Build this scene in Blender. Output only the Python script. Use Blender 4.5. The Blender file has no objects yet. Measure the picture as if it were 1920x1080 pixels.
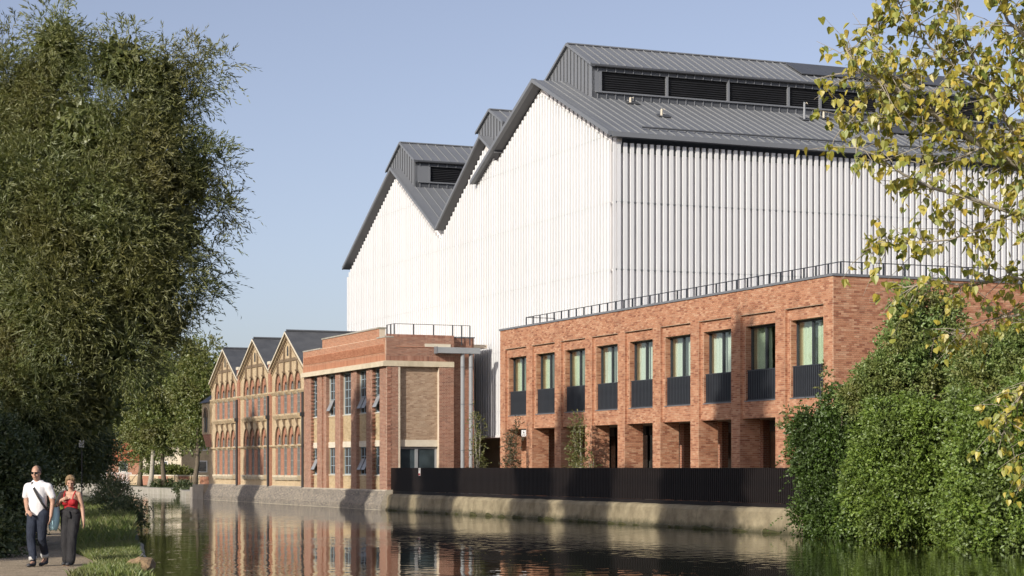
import bpy, math, random
import numpy as np
from mathutils import Vector, Matrix, noise as mnoise

sc = bpy.context.scene
C = sc.collection
random.seed(11)
RNG = np.random.default_rng(11)
R = math.radians

# ------------------------------------------------------------------ camera, sky, sun, exposure
CAM_Z = 2.35
FPX = 3750.0            # focal length in pixels of the 1920 px wide frame
HORIZON = 877.0         # row of the horizon
cam_d = bpy.data.cameras.new('camera')
cam_d.sensor_width = 36.0
cam_d.lens = FPX / 1920 * 36
cam_d.shift_y = (HORIZON - 540) / 1920
cam_d.clip_start = 0.5
cam_d.clip_end = 4000
cam = bpy.data.objects.new('camera', cam_d)
C.objects.link(cam)
cam.location = (0, 0, CAM_Z)
cam.rotation_euler = (R(90), 0, 0)
sc.camera = cam

S_ELEV = 24.0
SUN_TO = Vector((-0.615, -0.787, 0)).normalized()        # horizontal direction towards the sun
w = bpy.data.worlds.new('World')
sc.world = w
w.use_nodes = True
nt = w.node_tree
bg = nt.nodes['Background']
sky = nt.nodes.new('ShaderNodeTexSky')
sky.sky_type = 'NISHITA'
sky.sun_disc = False
sky.sun_elevation = R(S_ELEV)
sky.sun_rotation = math.atan2(SUN_TO.x, SUN_TO.y)
sky.altitude = 50
sky.air_density = 0.8
sky.dust_density = 1.5
sky.ozone_density = 2.0
hsv = nt.nodes.new('ShaderNodeHueSaturation'); hsv.inputs['Saturation'].default_value = 0.70
nt.links.new(sky.outputs[0], hsv.inputs['Color'])
tint = nt.nodes.new('ShaderNodeMix'); tint.data_type = 'RGBA'; tint.blend_type = 'MULTIPLY'; tint.inputs[0].default_value = 1.0
nt.links.new(hsv.outputs[0], tint.inputs[6]); tint.inputs[7].default_value = (1.0, 0.955, 1.0, 1)
nt.links.new(tint.outputs[2], bg.inputs[0])
bg.inputs[1].default_value = 0.122

sun_d = bpy.data.lights.new('sun', 'SUN')
sun_d.energy = 4.2
sun_d.angle = R(0.53)
sun_d.color = (1.0, 0.925, 0.815)
sun = bpy.data.objects.new('sun', sun_d)
C.objects.link(sun)
to_sun = Vector((SUN_TO.x * math.cos(R(S_ELEV)), SUN_TO.y * math.cos(R(S_ELEV)), math.sin(R(S_ELEV))))
sun.rotation_euler = to_sun.to_track_quat('Z', 'Y').to_euler()
sun.location = to_sun * 200

sc.view_settings.view_transform = 'Standard'
sc.view_settings.look = 'None'
sc.view_settings.gamma = 1.0
sc.view_settings.exposure = 0.18
sc.cycles.max_bounces = 8
sc.cycles.transparent_max_bounces = 8
sc.cycles.caustics_reflective = False
sc.cycles.caustics_refractive = False

# ------------------------------------------------------------------ frames of reference
SX = Vector((0.3846, -0.9231, 0)); SY = Vector((0.9231, 0.3846, 0))      # along the quay (towards the viewer), away from the water
SO = Vector((10.12, 69.9, 0))
SROT = math.atan2(SX.y, SX.x)
def W(x, y, z=0.0):
    p = SO + SX * x + SY * y
    return Vector((p.x, p.y, z))
def at(px, py, Y):
    """world point seen at a photo position, Y metres away"""
    return Vector(((px - 960) / FPX * Y, Y, CAM_Z + (HORIZON - py) / FPX * Y))

# ------------------------------------------------------------------ materials
MATS = {}
def newmat(name):
    m = bpy.data.materials.new(name); m.use_nodes = True
    t = m.node_tree
    b = t.nodes['Principled BSDF']
    MATS[name] = m
    return m, t, b
def N(t, typ, **kw):
    n = t.nodes.new('ShaderNode' + typ)
    for k, v in kw.items():
        setattr(n, k, v)
    return n
def ramp(t, cols, fac, interp='LINEAR'):
    r = N(t, 'ValToRGB')
    r.color_ramp.interpolation = interp
    el = r.color_ramp.elements
    while len(el) < len(cols):
        el.new(0.5)
    for i, c in enumerate(cols):
        el[i].position = i / max(1, len(cols) - 1)
        el[i].color = (*c, 1)
    t.links.new(fac, r.inputs[0])
    return r.outputs[0]
def mixc(t, a, b, fac, mode='MIX'):
    m = N(t, 'Mix', data_type='RGBA', blend_type=mode)
    if isinstance(fac, (int, float)):
        m.inputs[0].default_value = fac
    else:
        t.links.new(fac, m.inputs[0])
    for s, v in ((m.inputs[6], a), (m.inputs[7], b)):
        if isinstance(v, tuple):
            s.default_value = (*v, 1)
        else:
            t.links.new(v, s)
    return m.outputs[2]
def bumpn(t, b, h, strength, dist):
    bp = N(t, 'Bump')
    bp.inputs['Strength'].default_value = strength
    bp.inputs['Distance'].default_value = dist
    t.links.new(h, bp.inputs['Height'])
    t.links.new(bp.outputs[0], b.inputs['Normal'])
def noise_tex(t, scale, detail=4, rough=0.6, coord='Object', vec=None, sc3=None):
    n = N(t, 'TexNoise')
    n.inputs['Scale'].default_value = scale
    n.inputs['Detail'].default_value = detail
    n.inputs['Roughness'].default_value = rough
    if vec is None:
        tc = N(t, 'TexCoord'); vec = tc.outputs[coord]
    if sc3:
        mp = N(t, 'Mapping'); mp.inputs['Scale'].default_value = sc3
        t.links.new(vec, mp.inputs[0]); vec = mp.outputs[0]
    t.links.new(vec, n.inputs['Vector'])
    return n.outputs[0]
def contrast(t, v, lo, hi):
    m = N(t, 'MapRange'); m.inputs[1].default_value = lo; m.inputs[2].default_value = hi
    t.links.new(v, m.inputs[0]); return m.outputs[0]

def surf(name, c1, c2, scale=3.0, rough=0.7, bump=0.0, metallic=0.0, spec=0.5, fine=None, dirt=None, sc3=None):
    m, t, b = newmat(name)
    n = noise_tex(t, scale, 5, 0.62, sc3=sc3)
    col = ramp(t, [c1, c2], contrast(t, n, 0.3, 0.7))
    if dirt:
        n2 = noise_tex(t, scale * 0.23, 6, 0.7, sc3=(1, 1, 0.35))
        col = mixc(t, col, dirt, contrast(t, n2, 0.52, 0.78))
    t.links.new(col, b.inputs['Base Color'])
    b.inputs['Roughness'].default_value = rough
    b.inputs['Metallic'].default_value = metallic
    b.inputs['Specular IOR Level'].default_value = spec
    if bump:
        h = noise_tex(t, fine or scale * 6, 4, 0.6)
        bumpn(t, b, h, 1.0, bump)
    return m
def islandmat(name, cols, rough=0.8, bump=0.0, stain=None, spec=0.3, nscale=1.2):
    """a colour for each separate piece"""
    m, t, b = newmat(name)
    g = N(t, 'NewGeometry'); oi = N(t, 'ObjectInfo')
    a = N(t, 'Math', operation='ADD'); t.links.new(g.outputs['Random Per Island'], a.inputs[0]); t.links.new(oi.outputs['Random'], a.inputs[1])
    fr = N(t, 'Math', operation='FRACT'); t.links.new(a.outputs[0], fr.inputs[0])
    col = ramp(t, cols, fr.outputs[0])
    n = noise_tex(t, nscale, 4, 0.6)
    col = mixc(t, col, tuple(x * 0.72 for x in cols[0]), contrast(t, n, 0.5, 0.95))
    if stain:
        n2 = noise_tex(t, 0.35, 6, 0.7)
        col = mixc(t, col, stain, contrast(t, n2, 0.55, 0.95))
    t.links.new(col, b.inputs['Base Color'])
    b.inputs['Roughness'].default_value = rough
    b.inputs['Specular IOR Level'].default_value = spec
    if bump:
        bumpn(t, b, noise_tex(t, 60, 3, 0.6), 1.0, bump)
    return m
def brickmat(name, c1, c2, mortar, bw=0.225, bh=0.075, stain=None, bump=0.006, joint=0.010):
    m, t, b = newmat(name)
    tc = N(t, 'TexCoord'); sp = N(t, 'SeparateXYZ'); t.links.new(tc.outputs['Object'], sp.inputs[0])
    ad = N(t, 'Math', operation='ADD'); t.links.new(sp.outputs[0], ad.inputs[0]); t.links.new(sp.outputs[1], ad.inputs[1])
    cb = N(t, 'CombineXYZ'); t.links.new(ad.outputs[0], cb.inputs[0]); t.links.new(sp.outputs[2], cb.inputs[1])
    br = N(t, 'TexBrick')
    br.inputs['Scale'].default_value = 1.0
    br.inputs['Brick Width'].default_value = bw
    br.inputs['Row Height'].default_value = bh
    br.inputs['Mortar Size'].default_value = joint
    br.inputs['Mortar Smooth'].default_value = 0.2
    br.inputs['Color1'].default_value = (*c1, 1); br.inputs['Color2'].default_value = (*c2, 1)
    br.inputs['Mortar'].default_value = (*mortar, 1)
    t.links.new(cb.outputs[0], br.inputs['Vector'])
    col = br.outputs['Color']
    n = noise_tex(t, 1.1, 5, 0.65)
    col = mixc(t, col, tuple(x * 0.6 for x in c1), contrast(t, n, 0.5, 0.9))
    if stain:
        n2 = noise_tex(t, 0.5, 6, 0.7, sc3=(1, 1, 0.4))
        col = mixc(t, col, stain, contrast(t, n2, 0.5, 0.85))
    t.links.new(col, b.inputs['Base Color'])
    b.inputs['Roughness'].default_value = 0.85
    b.inputs['Specular IOR Level'].default_value = 0.25
    iv = N(t, 'Math', operation='SUBTRACT'); iv.inputs[0].default_value = 1.0
    t.links.new(br.outputs['Fac'], iv.inputs[1])
    bumpn(t, b, iv.outputs[0], 0.8, bump)
    return m
def leafmat(name, cols, trans=0.35, nscale=0.35, patch=None, gloss=0.05):
    m = bpy.data.materials.new(name); m.use_nodes = True; MATS[name] = m
    t = m.node_tree; t.nodes.clear()
    out = N(t, 'OutputMaterial')
    g = N(t, 'NewGeometry'); oi = N(t, 'ObjectInfo')
    a = N(t, 'Math', operation='ADD'); t.links.new(g.outputs['Random Per Island'], a.inputs[0]); t.links.new(oi.outputs['Random'], a.inputs[1])
    fr = N(t, 'Math', operation='FRACT'); t.links.new(a.outputs[0], fr.inputs[0])
    col = ramp(t, cols, fr.outputs[0])
    if patch:
        col = mixc(t, col, patch, contrast(t, noise_tex(t, nscale, 3, 0.5), 0.42, 0.72))
    d = N(t, 'BsdfDiffuse'); tr = N(t, 'BsdfTranslucent'); gl = N(t, 'BsdfGlossy')
    gl.inputs['Roughness'].default_value = 0.5
    gl.inputs['Color'].default_value = (0.9, 0.95, 0.9, 1)
    t.links.new(col, d.inputs[0]); 
    tc = mixc(t, col, (0.9, 0.95, 0.25), 0.5, 'MULTIPLY'); t.links.new(tc, tr.inputs[0])
    m1 = N(t, 'MixShader'); m1.inputs[0].default_value = trans
    t.links.new(d.outputs[0], m1.inputs[1]); t.links.new(tr.outputs[0], m1.inputs[2])
    m2 = N(t, 'MixShader'); m2.inputs[0].default_value = gloss
    t.links.new(m1.outputs[0], m2.inputs[1]); t.links.new(gl.outputs[0], m2.inputs[2])
    t.links.new(m2.outputs[0], out.inputs[0])
    return m
def glassmat(name, tint, refl=0.16):
    m = bpy.data.materials.new(name); m.use_nodes = True; MATS[name] = m
    t = m.node_tree; t.nodes.clear(); out = N(t, 'OutputMaterial')
    tr = N(t, 'BsdfTransparent'); tr.inputs[0].default_value = (*tint, 1)
    gl = N(t, 'BsdfGlossy'); gl.inputs['Roughness'].default_value = 0.02
    lw = N(t, 'LayerWeight'); lw.inputs['Blend'].default_value = 0.5
    pw = N(t, 'Math', operation='POWER'); pw.inputs[1].default_value = 3.5; t.links.new(lw.outputs['Facing'], pw.inputs[0])
    ml = N(t, 'Math', operation='MULTIPLY'); ml.inputs[1].default_value = 0.8; t.links.new(pw.outputs[0], ml.inputs[0])
    ad = N(t, 'Math', operation='ADD', use_clamp=True); ad.inputs[1].default_value = refl; t.links.new(ml.outputs[0], ad.inputs[0])
    bp = N(t, 'Bump'); bp.inputs['Strength'].default_value = 1; bp.inputs['Distance'].default_value = 0.004
    t.links.new(noise_tex(t, 1.3, 2, 0.5), bp.inputs['Height']); t.links.new(bp.outputs[0], gl.inputs['Normal'])
    mx = N(t, 'MixShader'); t.links.new(ad.outputs[0], mx.inputs[0]); t.links.new(tr.outputs[0], mx.inputs[1]); t.links.new(gl.outputs[0], mx.inputs[2])
    t.links.new(mx.outputs[0], out.inputs[0])
    return m

NEWB = [(0.27, 0.11, 0.065), (0.43, 0.20, 0.112), (0.50, 0.255, 0.152), (0.45, 0.218, 0.125), (0.57, 0.335, 0.21), (0.35, 0.148, 0.085)]
islandmat('brick_new', NEWB, bump=0.002)
surf('mortar_new', (0.60, 0.49, 0.36), (0.52, 0.41, 0.30), 3, 0.95)
islandmat('brick_red', [(0.26, 0.125, 0.085), (0.34, 0.165, 0.11), (0.29, 0.14, 0.095), (0.42, 0.235, 0.165), (0.20, 0.095, 0.07)], bump=0.002, stain=(0.16, 0.10, 0.07))
islandmat('brick_orange', [(0.42, 0.20, 0.115), (0.50, 0.25, 0.15), (0.37, 0.165, 0.095), (0.46, 0.22, 0.13)], bump=0.002)
islandmat('brick_stock', [(0.47, 0.36, 0.20), (0.55, 0.44, 0.26), (0.42, 0.30, 0.16), (0.52, 0.40, 0.23), (0.36, 0.26, 0.15)], bump=0.002, stain=(0.22, 0.17, 0.10))
islandmat('brick_beige', [(0.43, 0.32, 0.225), (0.36, 0.25, 0.17), (0.47, 0.355, 0.255), (0.28, 0.185, 0.125), (0.41, 0.30, 0.21)], bump=0.002)
surf('mortar_old', (0.66, 0.57, 0.45), (0.54, 0.45, 0.34), 3, 0.95)
islandmat('brick_grey', [(0.20, 0.18, 0.155), (0.28, 0.245, 0.20), (0.15, 0.135, 0.12), (0.36, 0.31, 0.24)], bump=0.002, stain=(0.40, 0.34, 0.25))
surf('mortar_grey', (0.52, 0.46, 0.36), (0.28, 0.25, 0.195), 3, 0.95)
brickmat('far_stock', (0.54, 0.42, 0.26), (0.43, 0.32, 0.19), (0.58, 0.48, 0.34), stain=(0.25, 0.155, 0.09))
brickmat('far_red', (0.39, 0.155, 0.088), (0.28, 0.105, 0.062), (0.46, 0.34, 0.25))
brickmat('far_dark', (0.20, 0.14, 0.09), (0.14, 0.095, 0.06), (0.30, 0.24, 0.165))
surf('stone', (0.62, 0.54, 0.40), (0.52, 0.45, 0.32), 2.5, 0.85, 0.004, dirt=(0.36, 0.30, 0.20))
surf('stone_pale', (0.66, 0.60, 0.48), (0.56, 0.50, 0.39), 2.5, 0.85, 0.003)
m = surf('concrete', (0.36, 0.305, 0.195), (0.19, 0.155, 0.095), 1.3, 0.92, 0.045, fine=6, dirt=(0.09, 0.072, 0.04))
# weed and wet slime along the waterline
t_ = m.node_tree; b_ = t_.nodes['Principled BSDF']; old = b_.inputs['Base Color'].links[0].from_socket
tc_ = N(t_, 'TexCoord'); sp_ = N(t_, 'SeparateXYZ'); t_.links.new(tc_.outputs['Object'], sp_.inputs[0])
nz_ = noise_tex(t_, 1.7, 5, 0.7, sc3=(1, 1, 0.5)); ml_ = N(t_, 'Math', operation='MULTIPLY'); ml_.inputs[1].default_value = 0.55; t_.links.new(nz_, ml_.inputs[0])
sb_ = N(t_, 'Math', operation='SUBTRACT'); t_.links.new(sp_.outputs[2], sb_.inputs[0]); t_.links.new(ml_.outputs[0], sb_.inputs[1])
mr_ = N(t_, 'MapRange'); mr_.inputs[1].default_value = -0.22; mr_.inputs[2].default_value = 0.02; mr_.inputs[3].default_value = 0.85; mr_.inputs[4].default_value = 0.0; t_.links.new(sb_.outputs[0], mr_.inputs[0])
t_.links.new(mixc(t_, old, (0.05, 0.048, 0.022), mr_.outputs[0]), b_.inputs['Base Color'])
surf('coping_stone', (0.44, 0.41, 0.35), (0.30, 0.28, 0.23), 2, 0.9, 0.01, dirt=(0.14, 0.15, 0.08))
m = surf('slat_white', (0.775, 0.785, 0.79), (0.73, 0.74, 0.745), 0.25, 0.5, dirt=(0.64, 0.64, 0.62))
# no two slats quite the same white
t_ = m.node_tree; b_ = t_.nodes['Principled BSDF']; old = b_.inputs['Base Color'].links[0].from_socket
oi_ = N(t_, 'ObjectInfo'); mr_ = N(t_, 'MapRange'); mr_.inputs[3].default_value = 0.0; mr_.inputs[4].default_value = 0.16; t_.links.new(oi_.outputs['Random'], mr_.inputs[0])
t_.links.new(mixc(t_, old, (0.42, 0.42, 0.41), mr_.outputs[0]), b_.inputs['Base Color'])
surf('wall_white', (0.74, 0.715, 0.71), (0.68, 0.655, 0.65), 0.8, 0.6)
surf('zinc', (0.165, 0.175, 0.19), (0.19, 0.20, 0.215), 0.5, 0.42, sc3=(1, 1, 1))
surf('zinc_edge', (0.16, 0.17, 0.185), (0.18, 0.19, 0.205), 0.5, 0.4)
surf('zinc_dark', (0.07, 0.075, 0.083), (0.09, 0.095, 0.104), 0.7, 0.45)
surf('louvre', (0.022, 0.023, 0.026), (0.03, 0.031, 0.035), 1, 0.45)
surf('grey_steel', (0.26, 0.275, 0.285), (0.30, 0.315, 0.325), 0.8, 0.4)
surf('dark_steel', (0.03, 0.034, 0.042), (0.042, 0.047, 0.056), 2, 0.42)
surf('black_steel', (0.009, 0.007, 0.007), (0.016, 0.011, 0.010), 2, 0.6, spec=0.3)
surf('window_steel', (0.26, 0.32, 0.36), (0.33, 0.40, 0.44), 2, 0.5)
surf('frame_far', (0.30, 0.30, 0.28), (0.38, 0.38, 0.35), 2, 0.6)
surf('slate', (0.060, 0.064, 0.072), (0.095, 0.10, 0.108), 1.2, 0.6, 0.01, fine=6, sc3=(1, 1, 2.5))
surf('white_paint', (0.78, 0.77, 0.74), (0.70, 0.69, 0.66), 2, 0.5)
surf('black_pipe', (0.02, 0.02, 0.022), (0.035, 0.035, 0.036), 2, 0.5)
surf('solar', (0.012, 0.014, 0.02), (0.018, 0.02, 0.03), 2, 0.15)
surf('roof_flat', (0.20, 0.19, 0.18), (0.15, 0.145, 0.14), 2, 0.9)
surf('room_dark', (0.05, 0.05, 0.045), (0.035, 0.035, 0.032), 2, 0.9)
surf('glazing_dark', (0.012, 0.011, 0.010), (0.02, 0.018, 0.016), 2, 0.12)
surf('curtain', (0.64, 0.70, 0.57), (0.74, 0.79, 0.67), 1.5, 0.9, sc3=(9, 9, 0.2))
surf('curtain_blue', (0.68, 0.72, 0.70), (0.78, 0.80, 0.78), 1.5, 0.9, sc3=(9, 9, 0.2))
surf('bark', (0.10, 0.08, 0.055), (0.17, 0.14, 0.10), 5, 0.95, 0.02, sc3=(3, 3, 0.6))
surf('bark_pale', (0.42, 0.38, 0.30), (0.26, 0.22, 0.165), 9, 0.85, 0.004)
surf('bark_birch', (0.50, 0.47, 0.40), (0.22, 0.19, 0.15), 7, 0.85, 0.004, sc3=(1, 1, 5))
surf('gravel', (0.50, 0.40, 0.275), (0.27, 0.21, 0.14), 5, 0.95, 0.05, fine=22, dirt=(0.16, 0.13, 0.08))
surf('soil_grass', (0.045, 0.07, 0.018), (0.09, 0.085, 0.035), 2.2, 0.95, 0.04, fine=14)
surf('paving', (0.30, 0.27, 0.23), (0.24, 0.22, 0.19), 1.2, 0.9)
surf('moss', (0.035, 0.045, 0.012), (0.07, 0.06, 0.02), 8, 0.95, 0.02)
glassmat('glass', (0.92, 0.965, 0.92), 0.09)
glassmat('glass_dark', (0.30, 0.33, 0.34), 0.10)
def darkglass(name, c, r):
    m, t, b = newmat(name)
    n = noise_tex(t, 0.9, 3, 0.5)
    t.links.new(ramp(t, [c, tuple(x * 2.2 for x in c)], contrast(t, n, 0.35, 0.7)), b.inputs['Base Color'])
    b.inputs['Roughness'].default_value = r
    bumpn(t, b, noise_tex(t, 2.5, 2, 0.5), 1.0, 0.006)
    return m
darkglass('glass_old', (0.03, 0.04, 0.045), 0.06)
darkglass('glass_far', (0.012, 0.012, 0.012), 0.35)
# leaves
leafmat('leaf_willow', [(0.115, 0.150, 0.042), (0.17, 0.20, 0.062), (0.22, 0.23, 0.075), (0.14, 0.17, 0.052), (0.26, 0.275, 0.14)], 0.32, 0.45, (0.185, 0.165, 0.05), 0.05)
leafmat('leaf_dark', [(0.047, 0.074, 0.024), (0.074, 0.101, 0.032), (0.101, 0.115, 0.041)], 0.25, 0.6, None, 0.06)
leafmat('leaf_lime', [(0.12, 0.17, 0.04), (0.17, 0.215, 0.05), (0.22, 0.235, 0.06), (0.13, 0.175, 0.045)], 0.38, 0.4, (0.17, 0.16, 0.05), 0.05)
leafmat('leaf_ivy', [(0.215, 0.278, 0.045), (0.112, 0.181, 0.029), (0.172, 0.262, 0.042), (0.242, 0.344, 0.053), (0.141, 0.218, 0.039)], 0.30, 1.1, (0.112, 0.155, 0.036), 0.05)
leafmat('leaf_ivy_shaded', [(0.103, 0.156, 0.025), (0.054, 0.101, 0.016), (0.083, 0.147, 0.023), (0.116, 0.193, 0.029), (0.068, 0.122, 0.021)], 0.30, 1.1, (0.054, 0.087, 0.020), 0.05)  # ivy colours darkened: the left mound's shade is put into the leaf colour
leafmat('leaf_maple', [(0.138, 0.221, 0.054), (0.194, 0.289, 0.076), (0.256, 0.337, 0.100), (0.160, 0.232, 0.064)], 0.30, 0.8, (0.214, 0.197, 0.054), 0.05)
leafmat('leaf_poplar', [(0.157, 0.218, 0.043), (0.315, 0.339, 0.055), (0.436, 0.399, 0.061), (0.557, 0.460, 0.061), (0.266, 0.303, 0.061), (0.605, 0.436, 0.055), (0.363, 0.363, 0.061)], 0.38, 0.5, None, 0.07)
leafmat('leaf_sapling', [(0.130, 0.156, 0.052), (0.221, 0.221, 0.065), (0.104, 0.111, 0.039)], 0.3)
leafmat('leaf_purple', [(0.084, 0.060, 0.036), (0.108, 0.102, 0.042), (0.060, 0.054, 0.030)], 0.3)
leafmat('grass_blade', [(0.096, 0.152, 0.024), (0.152, 0.216, 0.040), (0.208, 0.256, 0.064), (0.272, 0.264, 0.104)], 0.35, 0.9, (0.160, 0.160, 0.064), 0.04)

def watermat():
    m, t, b = newmat('water')
    b.inputs['Base Color'].default_value = (0.012, 0.015, 0.006, 1)
    b.inputs['Roughness'].default_value = 0.015
    b.inputs['IOR'].default_value = 1.33
    tc = N(t, 'TexCoord')
    n1 = noise_tex(t, 2.0, 1.5, 0.5, vec=tc.outputs['Object'], sc3=(1.0, 0.8, 1))
    n2 = noise_tex(t, 0.11, 2, 0.5, vec=tc.outputs['Object'])
    n3 = noise_tex(t, 7.0, 2, 0.5, vec=tc.outputs['Object'], sc3=(1.0, 0.8, 1))
    # breeze: patches of calm and of ripple
    k = contrast(t, n2, 0.40, 0.66)
    k2 = N(t, 'MapRange'); k2.inputs[3].default_value = 0.18; k2.inputs[4].default_value = 0.75; t.links.new(k, k2.inputs[0])
    mm = N(t, 'Math', operation='MULTIPLY'); t.links.new(n1, mm.inputs[0]); t.links.new(k2.outputs[0], mm.inputs[1])
    m3 = N(t, 'Math', operation='MULTIPLY'); t.links.new(n3, m3.inputs[0]); m3.inputs[1].default_value = 0.02
    ad = N(t, 'Math', operation='ADD'); t.links.new(mm.outputs[0], ad.inputs[0]); t.links.new(m3.outputs[0], ad.inputs[1])
    bumpn(t, b, ad.outputs[0], 1.0, 0.019)
    return m
watermat()

# ------------------------------------------------------------------ object helpers
def tag(o, label=None, cat=None, group=None, kind=None):
    if label: o['label'] = label
    if cat: o['category'] = cat
    if group: o['group'] = group
    if kind: o['kind'] = kind
    return o
class Thing:
    pass
def thing(name, label, cat, base=(0, 0, 0), group=None, site=True, rz=0.0):
    """an Empty at a thing's base; site=True: base is given along the quay"""
    o = bpy.data.objects.new(name, None); C.objects.link(o)
    o.empty_display_size = 0.5
    if site:
        o.location = W(*base); o.rotation_euler = (0, 0, SROT)
    else:
        o.location = base; o.rotation_euler = (0, 0, rz)
    tag(o, label, cat, group)
    t = Thing(); t.o = o; t.base = Vector(base) if site else (Vector((0, 0, 0)) if rz else Vector(base))
    return t
def link(name, me, mat, parent=None, kind=None, loc=None, rot=None, scale=None):
    o = bpy.data.objects.new(name, me); C.objects.link(o)
    if mat is not None and len(me.materials) == 0:
        me.materials.append(MATS[mat])
    if parent is not None:
        o.parent = parent.o if isinstance(parent, Thing) else parent
    if kind: o['kind'] = kind
    if loc is not None: o.location = loc
    if rot is not None: o.rotation_euler = rot
    if scale is not None: o.scale = scale
    return o
def npmesh(name, v, f, smooth=False):
    """mesh from an array of points and an array of equal-sided faces"""
    v = np.asarray(v, dtype=np.float32); f = np.asarray(f, dtype=np.int32)
    me = bpy.data.meshes.new(name)
    k = f.shape[1]
    me.vertices.add(len(v)); me.vertices.foreach_set('co', v.ravel())
    me.loops.add(f.size); me.loops.foreach_set('vertex_index', f.ravel())
    me.polygons.add(len(f)); me.polygons.foreach_set('loop_start', np.arange(0, f.size, k, dtype=np.int32))
    me.polygons.foreach_set('loop_total', np.full(len(f), k, dtype=np.int32))
    me.polygons.foreach_set('use_smooth', np.full(len(f), smooth, dtype=bool))
    me.update(calc_edges=True)
    return me
class MB:
    def __init__(s, base=(0, 0, 0)):
        s.v = []; s.f = []; s.b = Vector(base); s.smooth = False
    def add(s, vs, fs):
        n = len(s.v)
        s.v += [(p[0] - s.b.x, p[1] - s.b.y, p[2] - s.b.z) for p in vs]
        s.f += [tuple(i + n for i in f) for f in fs]
        return s
    def box(s, x0, x1, y0, y1, z0, z1):
        return s.add([(x0, y0, z0), (x1, y0, z0), (x1, y1, z0), (x0, y1, z0), (x0, y0, z1), (x1, y0, z1), (x1, y1, z1), (x0, y1, z1)],
                     [(3, 2, 1, 0), (4, 5, 6, 7), (0, 1, 5, 4), (1, 2, 6, 5), (2, 3, 7, 6), (3, 0, 4, 7)])
    def prism(s, poly, y0, y1):
        """polygon in x, z pushed from y0 to y1"""
        n = len(poly)
        vs = [(p[0], y0, p[1]) for p in poly] + [(p[0], y1, p[1]) for p in poly]
        fs = [tuple(range(n)), tuple(range(2 * n - 1, n - 1, -1))]
        fs += [((i + 1) % n, i, i + n, (i + 1) % n + n) for i in range(n)]
        return s.add(vs, fs)
    def prismx(s, poly, x0, x1):
        """polygon in y, z pushed from x0 to x1"""
        n = len(poly)
        vs = [(x0, p[0], p[1]) for p in poly] + [(x1, p[0], p[1]) for p in poly]
        fs = [tuple(range(n - 1, -1, -1)), tuple(range(n, 2 * n))]
        fs += [(i, (i + 1) % n, (i + 1) % n + n, i + n) for i in range(n)]
        return s.add(vs, fs)
    def slab(s, a, b, c, d, th):
        """quad a b c d (anticlockwise from above) with thickness th below"""
        q = [Vector(p) for p in (a, b, c, d)]
        nrm = (q[1] - q[0]).cross(q[3] - q[0]).normalized() * th
        vs = [tuple(p) for p in q] + [tuple(p - nrm) for p in q]
        return s.add(vs, [(0, 1, 2, 3), (7, 6, 5, 4), (1, 0, 4, 5), (2, 1, 5, 6), (3, 2, 6, 7), (0, 3, 7, 4)])
    def tube(s, pts, rad, n=8, cap=True):
        pts = [Vector(p) for p in pts]
        if isinstance(rad, (int, float)): rad = [rad] * len(pts)
        vs = []; fs = []
        ref = None
        for i, p in enumerate(pts):
            d = (pts[min(i + 1, len(pts) - 1)] - pts[max(i - 1, 0)]).normalized()
            if ref is None:
                ref = Vector((0, 0, 1)) if abs(d.z) < 0.9 else Vector((1, 0, 0))
            a = d.cross(ref).normalized(); bb = a.cross(d).normalized(); ref = bb
            for j in range(n):
                t = 2 * math.pi * j / n
                vs.append(tuple(p + (a * math.cos(t) + bb * math.sin(t)) * rad[i]))
        for i in range(len(pts) - 1):
            for j in range(n):
                k = (j + 1) % n
                fs.append((i * n + j, i * n + k, (i + 1) * n + k, (i + 1) * n + j))
        if cap:
            fs.append(tuple(range(n - 1, -1, -1))); fs.append(tuple((len(pts) - 1) * n + j for j in range(n)))
        return s.add(vs, fs)
    def mesh(s, name):
        me = bpy.data.meshes.new(name); me.from_pydata(s.v, [], s.f); me.update()
        if s.smooth:
            me.polygons.foreach_set('use_smooth', np.ones(len(me.polygons), dtype=bool))
        return me
    def build(s, name, mat, parent=None, kind=None):
        return link(name, s.mesh(name), mat, parent, kind)

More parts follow.
